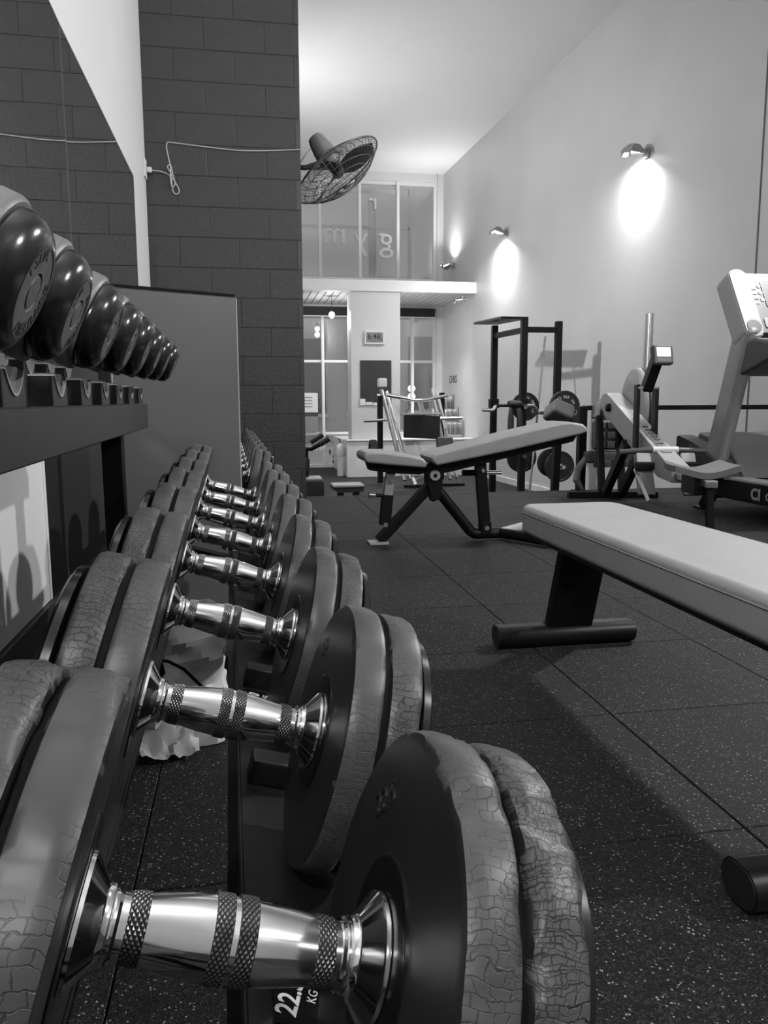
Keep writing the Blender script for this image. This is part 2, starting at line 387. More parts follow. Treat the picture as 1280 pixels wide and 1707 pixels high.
floor = struct('floor', bx(-0.62, 4.9, -3.9, YE, ZL, -0.014), M_gap)
tile_me = mesh_of('floor_tile', box(nb(), (0, 0, -0.007), (0.4975, 0.4975, 0.014), None, 0.0016, 1), M_floor, None)
def lay_tiles(x_lo, x_hi, y_lo, y_hi, z, parent, ox=0.319, oy=0.132):
    i0 = math.floor((x_lo - ox) / 0.5); i1 = math.ceil((x_hi - ox) / 0.5); j0 = math.floor((y_lo - oy) / 0.5); j1 = math.ceil((y_hi - oy) / 0.5)
    for j in range(j0, j1):
        for i in range(i0, i1):
            x0, x1 = max(ox + 0.5 * i, x_lo), min(ox + 0.5 * i + 0.5, x_hi); y0, y1 = max(oy + 0.5 * j, y_lo), min(oy + 0.5 * j + 0.5, y_hi)
            if x1 - x0 < 0.03 or y1 - y0 < 0.03: continue
            t = bpy.data.objects.new('floor_tile', tile_me); link(t, parent)
            t.location = ((x0 + x1) / 2, (y0 + y1) / 2, z + random.uniform(-0.0006, 0.0006))
            t.scale = ((x1 - x0) / 0.5, (y1 - y0) / 0.5, 1)
lay_tiles(-0.60, 4.75, -0.87, YE - 0.01, 0.0, floor)
floor_lo = struct('floor_lower', bx(-0.62, 4.9, YE - 0.01, 16.0, ZL - 0.15, ZL - 0.014), M_gap)
lay_tiles(0.4, 4.35, YE + 0.02, 15.7, ZL, floor_lo, 0.12, 0.3)
bpy.data.objects['floor']['label'] = 'platform of dark rubber tiles with pale flecks'
struct('trim_1', bx(-0.6, 4.45, YE - 0.012, YE + 0.006, -0.08, 0.003, 0.002), M_black_soft)

struct('ceiling', bx(-0.8, 5.2, -4.1, 16.3, ZC, ZC + 0.15), M_ceil)
wl = struct('wall_left', bx(-0.80, -0.60, -4.0, 16.0, ZL, ZC), M_wall)
struct('wall_back', bx(-0.8, 5.2, -4.15, -4.0, ZL, ZC), M_wall)
bm = nb()
prism(bm, [(wall_x(-4.1), -4.1), (wall_x(16.1), 16.1), (5.4, 16.1), (5.4, -4.1)], Matrix.Translation((0, 0, ZL)), ZC - ZL)
struct('wall_right', bm, M_wall_r)
struct('trim_2', bx(-0.60, -0.592, -3.0, PY, 0.0, 0.86), M_dado)               # dark lower part of the left wall
struct('baseboard_left', bx(-0.60, -0.575, -3.0, PY, 0.0, 0.125, 0.004), M_base)
bm = nb(); prism(bm, [(wall_x(6.0) - 0.0, 6.0), (wall_x(13.7), 13.7), (wall_x(13.7) - 0.02, 13.7), (wall_x(6.0) - 0.02, 6.0)], Matrix.Translation((0, 0, ZL)), 0.09)
struct('baseboard_right', bm, M_white)

# dark pier of painted concrete blocks
pier = struct('wall_pier', bx(PX0 - 0.005, PX1 - 0.003, PY + 0.0025, 6.75, ZL, ZC), M_mortar, None)
def block_mesh(L, H):
    return mesh_of('block', box(nb(), (0, 0, 0), (L - 0.0035, 0.05, H - 0.0035), None, 0.002, 1), M_block, None)
full_block = block_mesh(0.40, 0.20)
kz = -3
while True:
    z0 = 0.03 + 0.2 * kz; z1 = min(z0 + 0.2, ZC)
    if z0 >= ZC: break
    off = 0.004 if kz % 2 == 0 else 0.207
    xs = sorted([x for x in (off + 0.4 * k for k in range(-4, 4)) if PX0 + 0.02 < x < PX1 - 0.02] + [PX0, PX1])
    for a, b in zip(xs[:-1], xs[1:]):
        o = bpy.data.objects.new('block', full_block); link(o, pier)
        o.location = ((a + b) / 2, PY + 0.025 + random.uniform(-0.0006, 0.0006), (z0 + z1) / 2)
        o.scale = ((b - a) / 0.4, 1, (z1 - z0) / 0.2)
    kz += 1

# ---- far wall: shopfront glazing below, clerestory window above
struct('wall_far', bx(3.862, 4.6, YF, YF + 0.2, ZL, ZC), M_wall)
struct('wall_far_band', bx(-0.8, 3.87, YF, YF + 0.2, 2.535, 3.055), M_wall)
struct('wall_far_head', bx(-0.8, 3.87, YF, YF + 0.2, 4.945, ZC), M_wall)
beam = struct('trim_3', bx(-0.6, 4.075, 13.75, 13.90, 2.575, 2.765, 0.004), M_white)
sof = struct('trim_4', bx(-0.6, 4.05, 13.9, YF, 2.60, 2.66), M_greyd)
slat_me = mesh_of('slat', bx(-0.058, 0.058, -0.95, 0.95, -0.008, 0.008, 0.003, 1), M_slat, 30)
for k in range(27):
    o = bpy.data.objects.new('slat', slat_me); link(o, sof); o.location = (0.62 + 0.13 * k, 14.85, 2.588)
struct('wall_column', bx(1.857, 2.718, 13.78, 14.25, ZL, 2.575), M_wall_r)
bm = nb(); box(bm, (2.90, 14.72, -0.285), (2.29, 2.13, 0.63), None, 0.006)
struct('trim_5', bm, M_white)                                                   # white plinth under the right-hand glazing
bm = bx(1.735, 4.06, 13.62, 13.90, 0.03, 0.055, 0.004); struct('trim_6', bm, M_frame)

def window(name, x0, x1, z0, z1, vs, hs, y=YF + 0.06, wv=0.055, wh=0.05, outer=0.06):
    W_ = struct(name, bx(x0, x1, y + 0.055, y + 0.063, z0, z1), M_glass)
    for x in [x0 + outer / 2, x1 - outer / 2]:
        obj('frame', bx(x - outer / 2, x + outer / 2, y, y + 0.09, z0, z1, 0.004), M_frame, W_)
    for z in [z0 + outer / 2, z1 - outer / 2]:
        obj('frame', bx(x0, x1, y, y + 0.088, z - outer / 2, z + outer / 2, 0.004), M_frame, W_)
    for x in vs: obj('mullion', bx(x - wv / 2, x + wv / 2, y - 0.03, y + 0.09, z0, z1, 0.004), M_frame, W_)
    for z in hs: obj('transom', bx(x0, x1, y + 0.01, y + 0.085, z - wh / 2, z + wh / 2, 0.004), M_frame, W_)
    return W_
win1 = window('window_1', -0.4, 3.862, 3.055, 4.945, (0.66, 1.55, 2.33, 3.085), ())
win2 = window('window_2', -0.4, 2.14, ZL, 2.535, (0.55, 1.575), (0.08, 1.50))
win3 = window('window_3', 2.60, 3.862, 0.03, 2.535, (3.38,), (1.50,))
# second skin outside the clerestory: rails and posts
for nm, a in (('outer_rail', (-0.4, 3.45, 16.5, 16.55, 4.86, 4.95)), ('outer_rail', (-0.4, 3.45, 16.5, 16.55, 4.17, 4.23)), ('outer_rail', (-0.4, 3.45, 16.5, 16.55, 3.17, 3.25)),
              ('outer_post', (3.42, 3.49, 16.5, 16.57, 3.1, 5.4)), ('outer_post', (2.62, 2.78, 16.6, 16.7, 3.1, 4.95))):
    obj(nm, bx(*a), M_frame if nm == 'outer_rail' else M_white, win1)
# window lettering, read from the street side: the room sees it reversed
for ch, x, z, s_ in (('m', 1.83, 3.93, 0.62), ('y', 2.35, 3.86, 0.62), ('g', 2.85, 3.86, 0.68)):
    text_mesh('window_letter', ch, s_, M_letter, basis((1, 0, 0), (0, 0, 1), (x, YF + 0.05, z)), win1, bold=0.0, sx=-1.0)
text_mesh('window_letter', 'r', 0.45, M_letter, basis((1, 0, 0), (0, 0, 1), (2.60, YF + 0.05, 4.55)), win1, sx=-1.0)
text_mesh('window_letter', 'swag.mo', 0.19, M_whiteink, basis((1, 0, 0), (0, 0, 1), (1.28, YF + 0.05, -0.20)), win2, bold=0.004)
text_mesh('window_letter', 'my mo', 0.17, M_whiteink, basis((1, 0, 0), (0, 0, 1), (1.86, YF + 0.05, -0.22)), win2)
text_mesh('window_letter', "is'", 0.40, M_ink, basis((1, 0, 0), (0, 0, 1), (1.80, YF + 0.05, -0.42)), win2, sx=-0.9)
text_mesh('window_letter', 'm', 0.30, M_ink, basis((1, 0, 0), (0, 0, 1), (1.86, YF + 0.05, -0.63 + 0.09)), win2, sx=-1.0)

# ---- outside: facades across the street
struct('ground_outside', bx(-8, 14, 16.05, 30, ZL - 0.2, ZL - 0.02), M_facade)
fac = thing('building', 'pale building seen through the front windows', 'building', (0, 26, ZL))
obj('wall', bx(-10, 16, 0, 0.3, 0, 9), M_facade, fac)
for i, (x, z, ww, hh) in enumerate(((1.9, 0.9, 1.5, 2.4), (4.0, 0.9, 1.2, 2.6), (5.9, 1.0, 1.0, 2.4))):
    f = obj('window', bx(x - ww / 2, x + ww / 2, -0.06, 0.02, z, z + hh), M_facded, fac)
    obj('sill', bx(x - ww / 2 - 0.08, x + ww / 2 + 0.08, -0.16, 0.02, z - 0.1, z), M_white, f)

# ================================================================== FLOODLIGHTS
def floodlight(name, label, loc, aim, power, out, upside=False, spread=150, size=(0.20, 0.13)):
    """a halogen floodlight on a short wall bracket; out = direction away from the wall"""
    t = thing(name, label, 'lamp', loc, group='wall floodlights')
    a = Vector(aim).normalized(); o_ = Vector(out).normalized()
    head = o_ * 0.16
    side = a.cross(o_).normalized()
    bk = nb(); box(bk, o_ * 0.010, (0.018, 0.09, 0.10)); tube(bk, [o_ * 0.01, o_ * 0.10 - a * 0.04, head - a * 0.07], 0.012, 8)
    obj('bracket', bk, M_alu, t)
    Mh = basis(side, a.cross(side), head)          # local z = aim-ish
    Mh = Matrix((side, a.cross(side), a)).transposed().to_4x4(); Mh.translation = head
    h = nb(); r = [(size[0] / 2 + 0.02, size[1] / 2 + 0.02, 0.0), (size[0] / 2 + 0.012, size[1] / 2 + 0.012, -0.03), (size[0] / 2 * 0.55, size[1] / 2 * 0.5, -0.085)]
    rings = [[h.verts.new(Mh @ Vector((sx * x, sy * y, z))) for sx, sy in ((1, 1), (-1, 1), (-1, -1), (1, -1))] for x, y, z in r]
    for A, B in zip(rings[:-1], rings[1:]):
        for k in range(4): h.faces.new((A[k], A[(k + 1) % 4], B[(k + 1) % 4], B[k]))
    h.faces.new(rings[-1]); bmesh.ops.recalc_face_normals(h, faces=h.faces[:])
    obj('housing', h, M_alu2, t, 20)
    ln = nb(); box(ln, (0, 0, 0), (size[0], size[1], 0.006)); ln.transform(Mh @ Matrix.Translation((0, 0, -0.012)))
    obj('lens', ln, M_lamp, t)
    vz = nb(); box(vz, (0, -size[1] / 2 - 0.012, 0.02), (size[0] + 0.02, 0.004, 0.07)); vz.transform(Mh); obj('visor', vz, M_alu2, t)
    L = area_light('flood_beam', (0, 0, 0), a, power, size[0], size[1], spread)
    L.parent = t; L.location = head + a * 0.012
    L.rotation_euler = a.to_track_quat('-Z', 'Y').to_euler()
    return t
def rf(y, inset=0.0): return (wall_x(y) - inset, y, FLOOD_Z)
floodlight('floodlight', 'lit floodlight high on the right wall, nearest of the three in view', rf(FLOOD_Y[0], 0.012), (-0.10, 0.25, -1), 30, (-1, 0, 0))
floodlight('floodlight', 'lit floodlight on the right wall above the black squat rack', rf(FLOOD_Y[1], 0.012), (-0.30, 0.12, -1), 60, (-1, 0, 0))
floodlight('floodlight', 'small floodlight pointing upwards beside the clerestory window', (wall_x(FLOOD_Y[2]) - 0.012, FLOOD_Y[2], FLOOD_Z - 0.05), (-0.45, -0.2, 1), 22, (-1, 0, 0), size=(0.16, 0.11))
floodlight('floodlight', 'floodlight on the right wall beside the viewer', rf(FLOOD_Y[3], 0.04), (-1.0, 0.05, -0.44), 112, (-1, 0, 0))
floodlight('floodlight', 'floodlight on the right wall behind the viewer', rf(FLOOD_Y[4], 0.04), (-1.0, 0.30, -0.50), 100, (-1, 0, 0))
floodlight('floodlight', 'floodlight on the left wall behind the block pier, aimed across the room', (-0.60, 8.2, FLOOD_Z), (1.0, 0.45, -0.62), 90, (1, 0, 0))
floodlight('floodlight', 'upward floodlight on the left wall near the shop windows', (-0.60, 11.4, FLOOD_Z - 0.5), (0.75, 0.0, 1), 48, (1, 0, 0))
floodlight('floodlight', 'added upward fill floodlight high on the left wall above the mirrors, unseen', (-0.60, 1.4, FLOOD_Z + 0.3), (0.9, -0.15, 1), 62, (1, 0, 0))  # added uplight: brightens the near ceiling for soft top light on the dumbbells
floodlight('floodlight', 'added fill floodlight on the left wall behind the viewer, unseen', (-0.60, -1.2, 2.3), (1.0, 0.62, -0.42), 44, (1, 0, 0))  # added fill for the flat bench's left side, replacing light the mirrors would bounce
floodlight('floodlight', 'upward floodlight on the right wall far behind the viewer', rf(-2.5, 0.04), (-0.75, 0.3, 1), 80, (-1, 0, 0))

# ================================================================== DUMBBELLS ON THE LOWER TIER
T, YAW = 0.2765, 0.0166
RX, RZ = -0.0076, 0.4635
def on_row(u, w): return (u * cos(T) + w * sin(T), RZ - u * sin(T) + w * cos(T))
def plate_mesh(name, a, b, R, rim, c=0.006, n=150, jag=0.0, seed=0):
    prof = [(a, 0.018), (a, 0.05), (a, R - c), (a + 0.3 * c, R - 0.3 * c), (a + c, R), (a + (b - a) * 0.4, R + 0.0006), (b - c, R), (b - 0.3 * c, R - 0.3 * c), (b, R - c), (b, 0.05), (b, 0.018)]
    bm = lathe(nb(), prof, None, n)
    if jag:
        for v in bm.verts:
            r = sqrt(v.co.y ** 2 + v.co.z ** 2)
            if r > R - c * 1.2:
                k = noise.noise(Vector((v.co.x * 60 + seed, v.co.y * 34, v.co.z * 34))) + 0.6 * noise.noise(Vector((v.co.x * 90 + seed, v.co.y * 130, v.co.z * 130)))
                f = 1 + jag * min(0, k) / R
                v.co.y *= f; v.co.z *= f
    bmesh.ops.recalc_face_normals(bm, faces=bm.faces[:])
    me = mesh_of(name, bm, rim, 40); me.materials.append(M_rubface)
    for p in me.polygons:
        if abs(p.normal.x) > 0.9: p.material_index = 1
    return me
def sub_lathe(prof, n=40): 
    bm = lathe(nb(), prof, None, n); bmesh.ops.recalc_face_normals(bm, faces=bm.faces[:]); return bm
handle_me = mesh_of('handle', sub_lathe([(-0.0575, 0.0), (-0.0575, 0.0148), (-0.050, 0.0148), (-0.040, 0.0158), (-0.022, 0.0182), (-0.010, 0.0192), (0.0, 0.0193), (0.010, 0.0192), (0.022, 0.0182), (0.040, 0.0158), (0.050, 0.0148), (0.0575, 0.0148), (0.0575, 0.0)]), M_chrome, 60)
def band(a, b, ra, rb): return mesh_of('knurled_band', sub_lathe([(a, ra - 0.003), (a, ra), ((a + b) / 2, (ra + rb) / 2 + 0.0003), (b, rb), (b, rb - 0.003)], 56), M_knurl, 50)
bands = [band(-0.0495, -0.0405, 0.0156, 0.0165), band(-0.0102, -0.0014, 0.0199, 0.0202), band(0.0014, 0.0102, 0.0202, 0.0199), band(0.0405, 0.0495, 0.0165, 0.0156)]
collar_me = mesh_of('collar', sub_lathe([(0.053, 0.0), (0.053, 0.0160), (0.0545, 0.0172), (0.0558, 0.0160), (0.0566, 0.0160), (0.0575, 0.0176), (0.0600, 0.0182), (0.0612, 0.0192), (0.0688, 0.0298), (0.0696, 0.0308), (0.0716, 0.0310), (0.0722, 0.0298), (0.0735, 0.0298), (0.0735, 0.0)], 44), M_chrome, 28)
hub_me = mesh_of('hub_disc', sub_lathe([(0.0723, 0.0), (0.0723, 0.046), (0.0728, 0.048), (0.076, 0.048), (0.076, 0)], 48), M_blackg, 30)
cap_me = mesh_of('end_cap', sub_lathe([(0.1325, 0.0), (0.1325, 0.088), (0.137, 0.094), (0.143, 0.093), (0.1465, 0.086), (0.147, 0.05), (0.145, 0.0)], 56), M_blackg, 40)
inner_mes = [plate_mesh('plate', 0.074, 0.1015, 0.113, M_rub_b, jag=0.0035, seed=1), plate_mesh('plate', 0.074, 0.1015, 0.110, M_rub_b, jag=0.002, seed=5), plate_mesh('plate', 0.074, 0.1015, 0.109, M_rub_c)]
outer_mes = [plate_mesh('plate', 0.1045, 0.132, 0.1115, M_rub_a, jag=0.006, seed=9), plate_mesh('plate', 0.1045, 0.132, 0.1085, M_rub_a, jag=0.003, seed=3), plate_mesh('plate', 0.1045, 0.132, 0.1075, M_rub_c)]
groove_me = mesh_of('groove', sub_lathe([(0.100, 0.06), (0.100, 0.1035), (0.106, 0.1035), (0.106, 0.06)], 56), M_inside, 40)
FLIP = (0, 0, pi)
def dumbbell(y, label, group, variant, spin, mark=None):
    t = thing('dumbbell', label, 'dumbbell', (RX - YAW * y, y, RZ), (spin, T, YAW), group)
    obj('handle', handle_me, None, t)
    for b in bands: obj('knurled_band', b, None, t)
    for f in (None, FLIP):
        obj('collar', collar_me, None, t, rot=f)
        hb = obj('hub_disc', hub_me, None, t, rot=f)
        obj('plate', inner_mes[variant], None, t, rot=f); obj('plate', outer_mes[variant], None, t, rot=f)
        obj('groove', groove_me, None, t, rot=f); obj('end_cap', cap_me, None, t, rot=f)
    if mark:
        Mx = basis((0, -1, 0), (0, 0, 1)); Mx = Matrix.Translation((0.0738, 0, 0)) @ Matrix.Rotation(-spin, 4, 'X') @ Matrix.Rotation(radians(-42), 4, 'X') @ Matrix.Translation((0, 0, 0.078)) @ Mx
        text_mesh('size_mark', mark, 0.020, M_rubface, Mx, t, 0.0008)
    return t
ords = ['nearest chrome-handled rubber dumbbell, its discs cut by the bottom of the frame', 'second chrome-handled dumbbell from the viewer, above the pale bag', 'third chrome-handled dumbbell from the viewer, its left discs heavily crazed',
        'fourth chrome-handled dumbbell from the viewer on the near lower rack', 'fifth chrome-handled dumbbell from the viewer on the near lower rack', 'sixth chrome-handled dumbbell from the viewer on the near lower rack',
        'seventh chrome-handled dumbbell from the viewer on the near lower rack', 'last chrome-handled dumbbell of the near lower rack, in front of the grey mat']
ROW1 = [0.3563 + 0.2831 * n for n in range(8)]
for n, y in enumerate(ROW1):
    dumbbell(y, ords[n], 'dumbbells on the near lower tier', 0 if n in (0,) else (1 if n in (1, 2, 3, 4) else 2), 0.7 * n + (0.2 if n else 0), '22.5' if n == 0 else ('20' if n == 1 else None))
ROW2 = [2.99 + 0.325 * n for n in range(8)]
ords2 = ['first', 'second', 'third', 'fourth', 'fifth', 'sixth', 'seventh']
for n, y in enumerate(ROW2):
    lb = (ords2[n] + ' dumbbell of the far rack counted from the grey mat') if n < 7 else 'last dumbbell of the far rack, right against the block pier'
    dumbbell(y, lb, 'dumbbells on the far lower tier', 2, 1.1 * n)

# ================================================================== DUMBBELL RACKS
def tier_rail(y0, y1, u0, u1, w_):
    """a tilted flat rail with folded edges, seen along its length"""
    bm = nb(); R = Matrix.Rotation(T, 3, 'Y'); cx, cz = on_row((u0 + u1) / 2, w_ - 0.004)
    box(bm, (cx, (y0 + y1) / 2, cz), (u1 - u0, y1 - y0, 0.006), R, 0.0015, 1)
    for u in (u0, u1):
        ex, ez = on_row(u, w_ - 0.022); box(bm, (ex, (y0 + y1) / 2, ez), (0.005, y1 - y0, 0.04), R, 0.0015, 1)
    return bm
def lower_rack(t, y0, y1, rows, uprights):
    W_ = -0.1155
    rr = obj('front_rail', tier_rail(y0, y1, 0.040, 0.172, W_), M_rackp, t)
    obj('rear_rail', tier_rail(y0, y1, -0.172, -0.066, W_), M_rackp, t)
    R = Matrix.Rotation(T, 3, 'Y')
    for ya, yb in zip(rows[:-1], rows[1:]):
        ym = (ya + yb) / 2; cx, cz = on_row(0.075, W_ + 0.011)
        bm = nb(); box(bm, (cx, ym, cz), (0.055, 0.034, 0.028), R, 0.004); obj('saddle', bm, M_black_soft, t)
    for yy in uprights:
        obj('foot_beam', bx(-0.46, 0.16, yy - 0.03, yy + 0.03, 0.0, 0.05, 0.004), M_blackm, t)
        bm = nb(); p = on_row(-0.20, W_ - 0.05); q = on_row(0.165, W_ - 0.05)
        bar(bm, (p[0], yy, p[1]), (q[0], yy, q[1]), 0.05, 0.045, bev=0.003); obj('cross_arm', bm, M_blackm, t)
        bm = nb(); bar(bm, (-0.10, yy, 0.04), (-0.20, yy, p[1]), 0.05, 0.05, (0, 1, 0)); obj('brace', bm, M_blackm, t)
    return rr
rack1 = thing('dumbbell_rack', 'two-tier black dumbbell rack nearest the viewer along the left wall', 'rack', (RX, 0, 0), (0, 0, YAW), 'dumbbell racks')
rr = lower_rack(rack1, -0.25, 2.52, ROW1, (0.02, 2.10))
for y, s_, su in ((0.470, '22.5', 0.073), (1.01, '20', 0.065)):
    W_ = -0.1155; cx, cz = on_row(su, W_ + 0.0004); R = Matrix.Rotation(T, 3, 'Y')
    bm = nb(); box(bm, (cx, y, cz), (0.030, 0.044, 0.0012), R); k = obj('weight_sticker', bm, M_blackg, rr)
    Mx = Matrix.Translation(on_row(su, W_ + 0.0016)[:1] + (y,) + on_row(su, W_ + 0.0016)[1:]) @ R.to_4x4() @ Matrix.Rotation(radians(75), 4, 'Z')
    text_mesh('sticker_text', s_, 0.020, M_whiteink, Mx @ Matrix.Translation((0, 0.004, 0)), k, 0.0002, bold=0.0004)
    text_mesh('sticker_text', 'KG', 0.009, M_whiteink, Mx @ Matrix.Translation((0.006, -0.010, 0)), k, 0.0002)
UY0, UY1 = 0.30, 2.16
UROW = [0.70, 0.870, 1.095, 1.29, 1.48, 1.67, 1.86, 2.05]
# upper tier
for yy in (0.02, 2.10):
    obj('upright', bx(-0.31, -0.26, yy - 0.03, yy + 0.03, 0.05, 0.72, 0.004), M_blackm, rack1)
    bm = nb(); box(bm, (-0.285, yy - 0.032, 0.32), (0.02, 0.006, 0.02), None, 0.002); obj('bolt', bm, M_screw, rack1)
bm = nb()
box(bm, (-0.206, (UY0 + UY1) / 2, 0.684), (0.008, UY1 - UY0, 0.062), None, 0.002, 1)
fas = obj('upper_fascia', bm, M_rackp, rack1)
obj('upper_shelf', bx(-0.45, -0.21, UY0, UY1, 0.703, 0.712, 0.002), M_blackm, rack1)
obj('upper_back_rail', bx(-0.455, -0.445, UY0, UY1, 0.655, 0.74, 0.002), M_blackm, rack1)
TU = 0.42
UZ, UXC = 0.869, -0.302
def arc_pts(hw, dip, top, k=13):
    """a shallow cup: from +hw to -hw, sagging by dip below top"""
    return [(hw - 2 * hw * i / (k - 1), top - dip * (1 - ((hw - 2 * hw * i / (k - 1)) / hw) ** 2)) for i in range(k)]
for n, y in enumerate(UROW):
    for xs in (-0.222, -0.388):
        zt = 0.752 if xs > -0.3 else 0.80
        arc = arc_pts(0.036, 0.026, zt)
        bm = nb(); prism(bm, [(-0.043, 0.713), (0.043, 0.713), (0.043, zt), *arc, (-0.043, zt)], basis((0, 1, 0), (0, 0, 1), (xs - 0.014, y, 0)), 0.030, 0.0012, 1)
        sd = obj('saddle', bm, M_saddle, rack1)
        ln = nb(); prism(ln, arc + [(-0.03, zt + 0.004), (0.03, zt + 0.004)], basis((0, 1, 0), (0, 0, 1), (xs - 0.010, y, 0)), 0.022)
        obj('saddle_liner', ln, M_flange, sd)
        rm = nb(); prism(rm, arc + [(yy * 0.97, zz + 0.0022) for yy, zz in arc[::-1]], basis((0, 1, 0), (0, 0, 1), (xs - 0.0145, y, 0)), 0.032)
        obj('saddle_rim', rm, M_piping, sd)
rack2 = thing('dumbbell_rack', 'second dumbbell rack behind the grey mat, reaching to the block pier', 'rack', (RX, 0, 0), (0, 0, YAW), 'dumbbell racks')
lower_rack(rack2, 2.93, 5.6, ROW2, (3.05, 5.4))

# ================================================================== ROUND-HEADED DUMBBELLS ON THE UPPER TIER
def ring_text_mesh(items, mat_, name='face_lettering'):
    bm = nb()
    for body, r, a0, step, size in items:
        for i, ch in enumerate(body):
            a = radians(a0 + step * i)
            Mx = Matrix.Rotation(a, 4, 'X') @ Matrix.Translation((0, 0, r)) @ basis((0, 1, 0), (0, 0, 1))
            o = text_mesh('l', ch, size, mat_, Mx); bm.from_mesh(o.data); me = o.data; bpy.data.objects.remove(o); bpy.data.meshes.remove(me)
    return mesh_of(name, bm, mat_)
def round_meshes(r):
    f = r * 0.40; x1 = 0.150; xa = 0.1225
    cap = [(xa, 0.0), (xa, r * 0.985), (xa + 0.0015, r), (x1 - f, r)] + [(x1 - f + f * sin(radians(a)), r - f + f * cos(radians(a))) for a in (12, 24, 36, 48, 60, 72, 82, 88)]
    cap += [(x1, r * 0.66), (x1 - 0.0015, r * 0.65)]
    rf_ = r * 0.66
    face = [(x1 - 0.0015, rf_), (x1 - 0.0006, rf_ * 0.97), (x1 - 0.0005, rf_ * 0.42), (x1 - 0.002, rf_ * 0.40), (x1 - 0.002, rf_ * 0.36), (x1 - 0.0002, rf_ * 0.34), (x1 + 0.0004, 0.0)]
    def disc(p, q, R): return [(p, 0.0), (p, R - 0.005), (p + 0.002, R - 0.0015), (p + 0.005, R), (q - 0.006, R), (q - 0.0025, R - 0.0012), (q, R - 0.004), (q, 0)]
    hd = [(-0.066, 0.0), (-0.066, 0.0125), (0, 0.0145), (0.066, 0.0125), (0.066, 0)]
    tx = [ring_text_mesh([it], M_lip) for it in (('URETHANE', rf_ * 0.79, -175, 17, rf_ * 0.40), ('AUST', rf_ * 0.79, 25, 19, rf_ * 0.40))]
    for t_ in tx: t_.transform(Matrix.Translation((x1 - 0.0006, 0, 0)))
    return (mesh_of('head', sub_lathe(cap, 64), M_cap, 40), mesh_of('face', sub_lathe(face, 48), M_capface, 30), mesh_of('flange', sub_lathe(disc(0.098, 0.1222, r * 1.115), 64), M_flange, 40),
            mesh_of('inner_disc', sub_lathe(disc(0.066, 0.094, r * 1.06), 56), M_flange, 40), mesh_of('handle', sub_lathe(hd, 24), M_chrome, 50), tx)
uo = ['nearest round-headed dumbbell on the upper tier, partly outside the left edge', 'second round-headed dumbbell from the left edge on the upper tier', 'third round-headed dumbbell from the left edge on the upper tier',
      'fourth round-headed dumbbell from the left edge on the upper tier', 'fifth round-headed dumbbell from the left edge on the upper tier', 'sixth round-headed dumbbell from the left edge on the upper tier',
      'seventh round-headed dumbbell from the left edge on the upper tier', 'smallest round-headed dumbbell at the far end of the upper tier']
for n, y in enumerate(UROW):
    r = 0.0605 - 0.0016 * n
    hm, fm, flm, idm, hdm, tx = round_meshes(r)
    t = thing('round_dumbbell', uo[n], 'dumbbell', (UXC, y, UZ), (0.5 * n - 0.3, TU, YAW), 'round dumbbells on the upper tier')
    obj('handle', hdm, None, t)
    for f in (None, FLIP):
        h = obj('head', hm, None, t, rot=f); fc = obj('face', fm, None, h)
        for t_ in tx: obj('face_lettering', t_, None, h)
        obj('flange', flm, None, t, rot=f); obj('inner_disc', idm, None, t, rot=f)

# ================================================================== GREY MAT, MIRRORS, POSTER, CORD, FAN
A, B = Vector((-0.40, 2.575, 0)), Vector((-0.008, 2.78, 0)); dirx = (B - A).normalized(); nrm = Vector((-dirx.y, dirx.x, 0))
mt = thing('padded_mat', 'tall grey vinyl mat standing upright between the dumbbell racks', 'mat', A, (0, 0, atan2(dirx.y, dirx.x)))
Lm = (B - A).length
obj('cover', bx(0, Lm, 0, 0.12, 0, 1.072, 0.012, 3), M_mat, mt)
for p, q in (((0.006, 0.003, 0.01), (0.006, 0.003, 1.06)), ((Lm - 0.006, 0.003, 0.01), (Lm - 0.006, 0.003, 1.062)), ((0.006, 0.003, 1.064), (Lm - 0.006, 0.003, 1.064))):
    obj('piping', tube(nb(), [p, q], 0.0035, 8), M_mat if p[2] > 1 else M_piping, mt)
obj('zip_seam', bx(0.01, Lm - 0.01, -0.002, 0.02, 1.066, 1.076, 0.002), M_inside, mt)

for y_far, ln_, rz_, lb in ((2.727, 2.15, 0.015, 'near mirror sheet on the left wall above the dumbbells'), (4.41, 1.677, 0.0, 'far mirror sheet on the left wall, ending short of the block pier')):
    m_ = thing('wall_mirror', lb, 'mirror', (-0.526, y_far, 0), (0, 0, rz_), group='wall mirrors')
    obj('backing_board', bx(-0.066, 0.0, -ln_, 0, 0.90, 1.862), M_white, m_); obj('sheet', bx(0.0, 0.006, -ln_ + 0.0005, -0.0005, 0.90, 1.862), M_mirror, m_)
    obj('edge', bx(0.0, 0.0065, -ln_, 0, 1.862, 1.865), M_piping, m_)

pb = thing('wall_panel', 'plain white panel low on the dark left wall, dumbbell shadows falling on it', 'panel', (-0.592, 0, 0))
obj('sheet', bx(0, 0.003, 1.55, 2.47, 0.128, 0.66), M_white, pb)
obj('edge', bx(0, 0.0055, 2.47, 2.492, 0.128, 0.66), M_frame, pb)

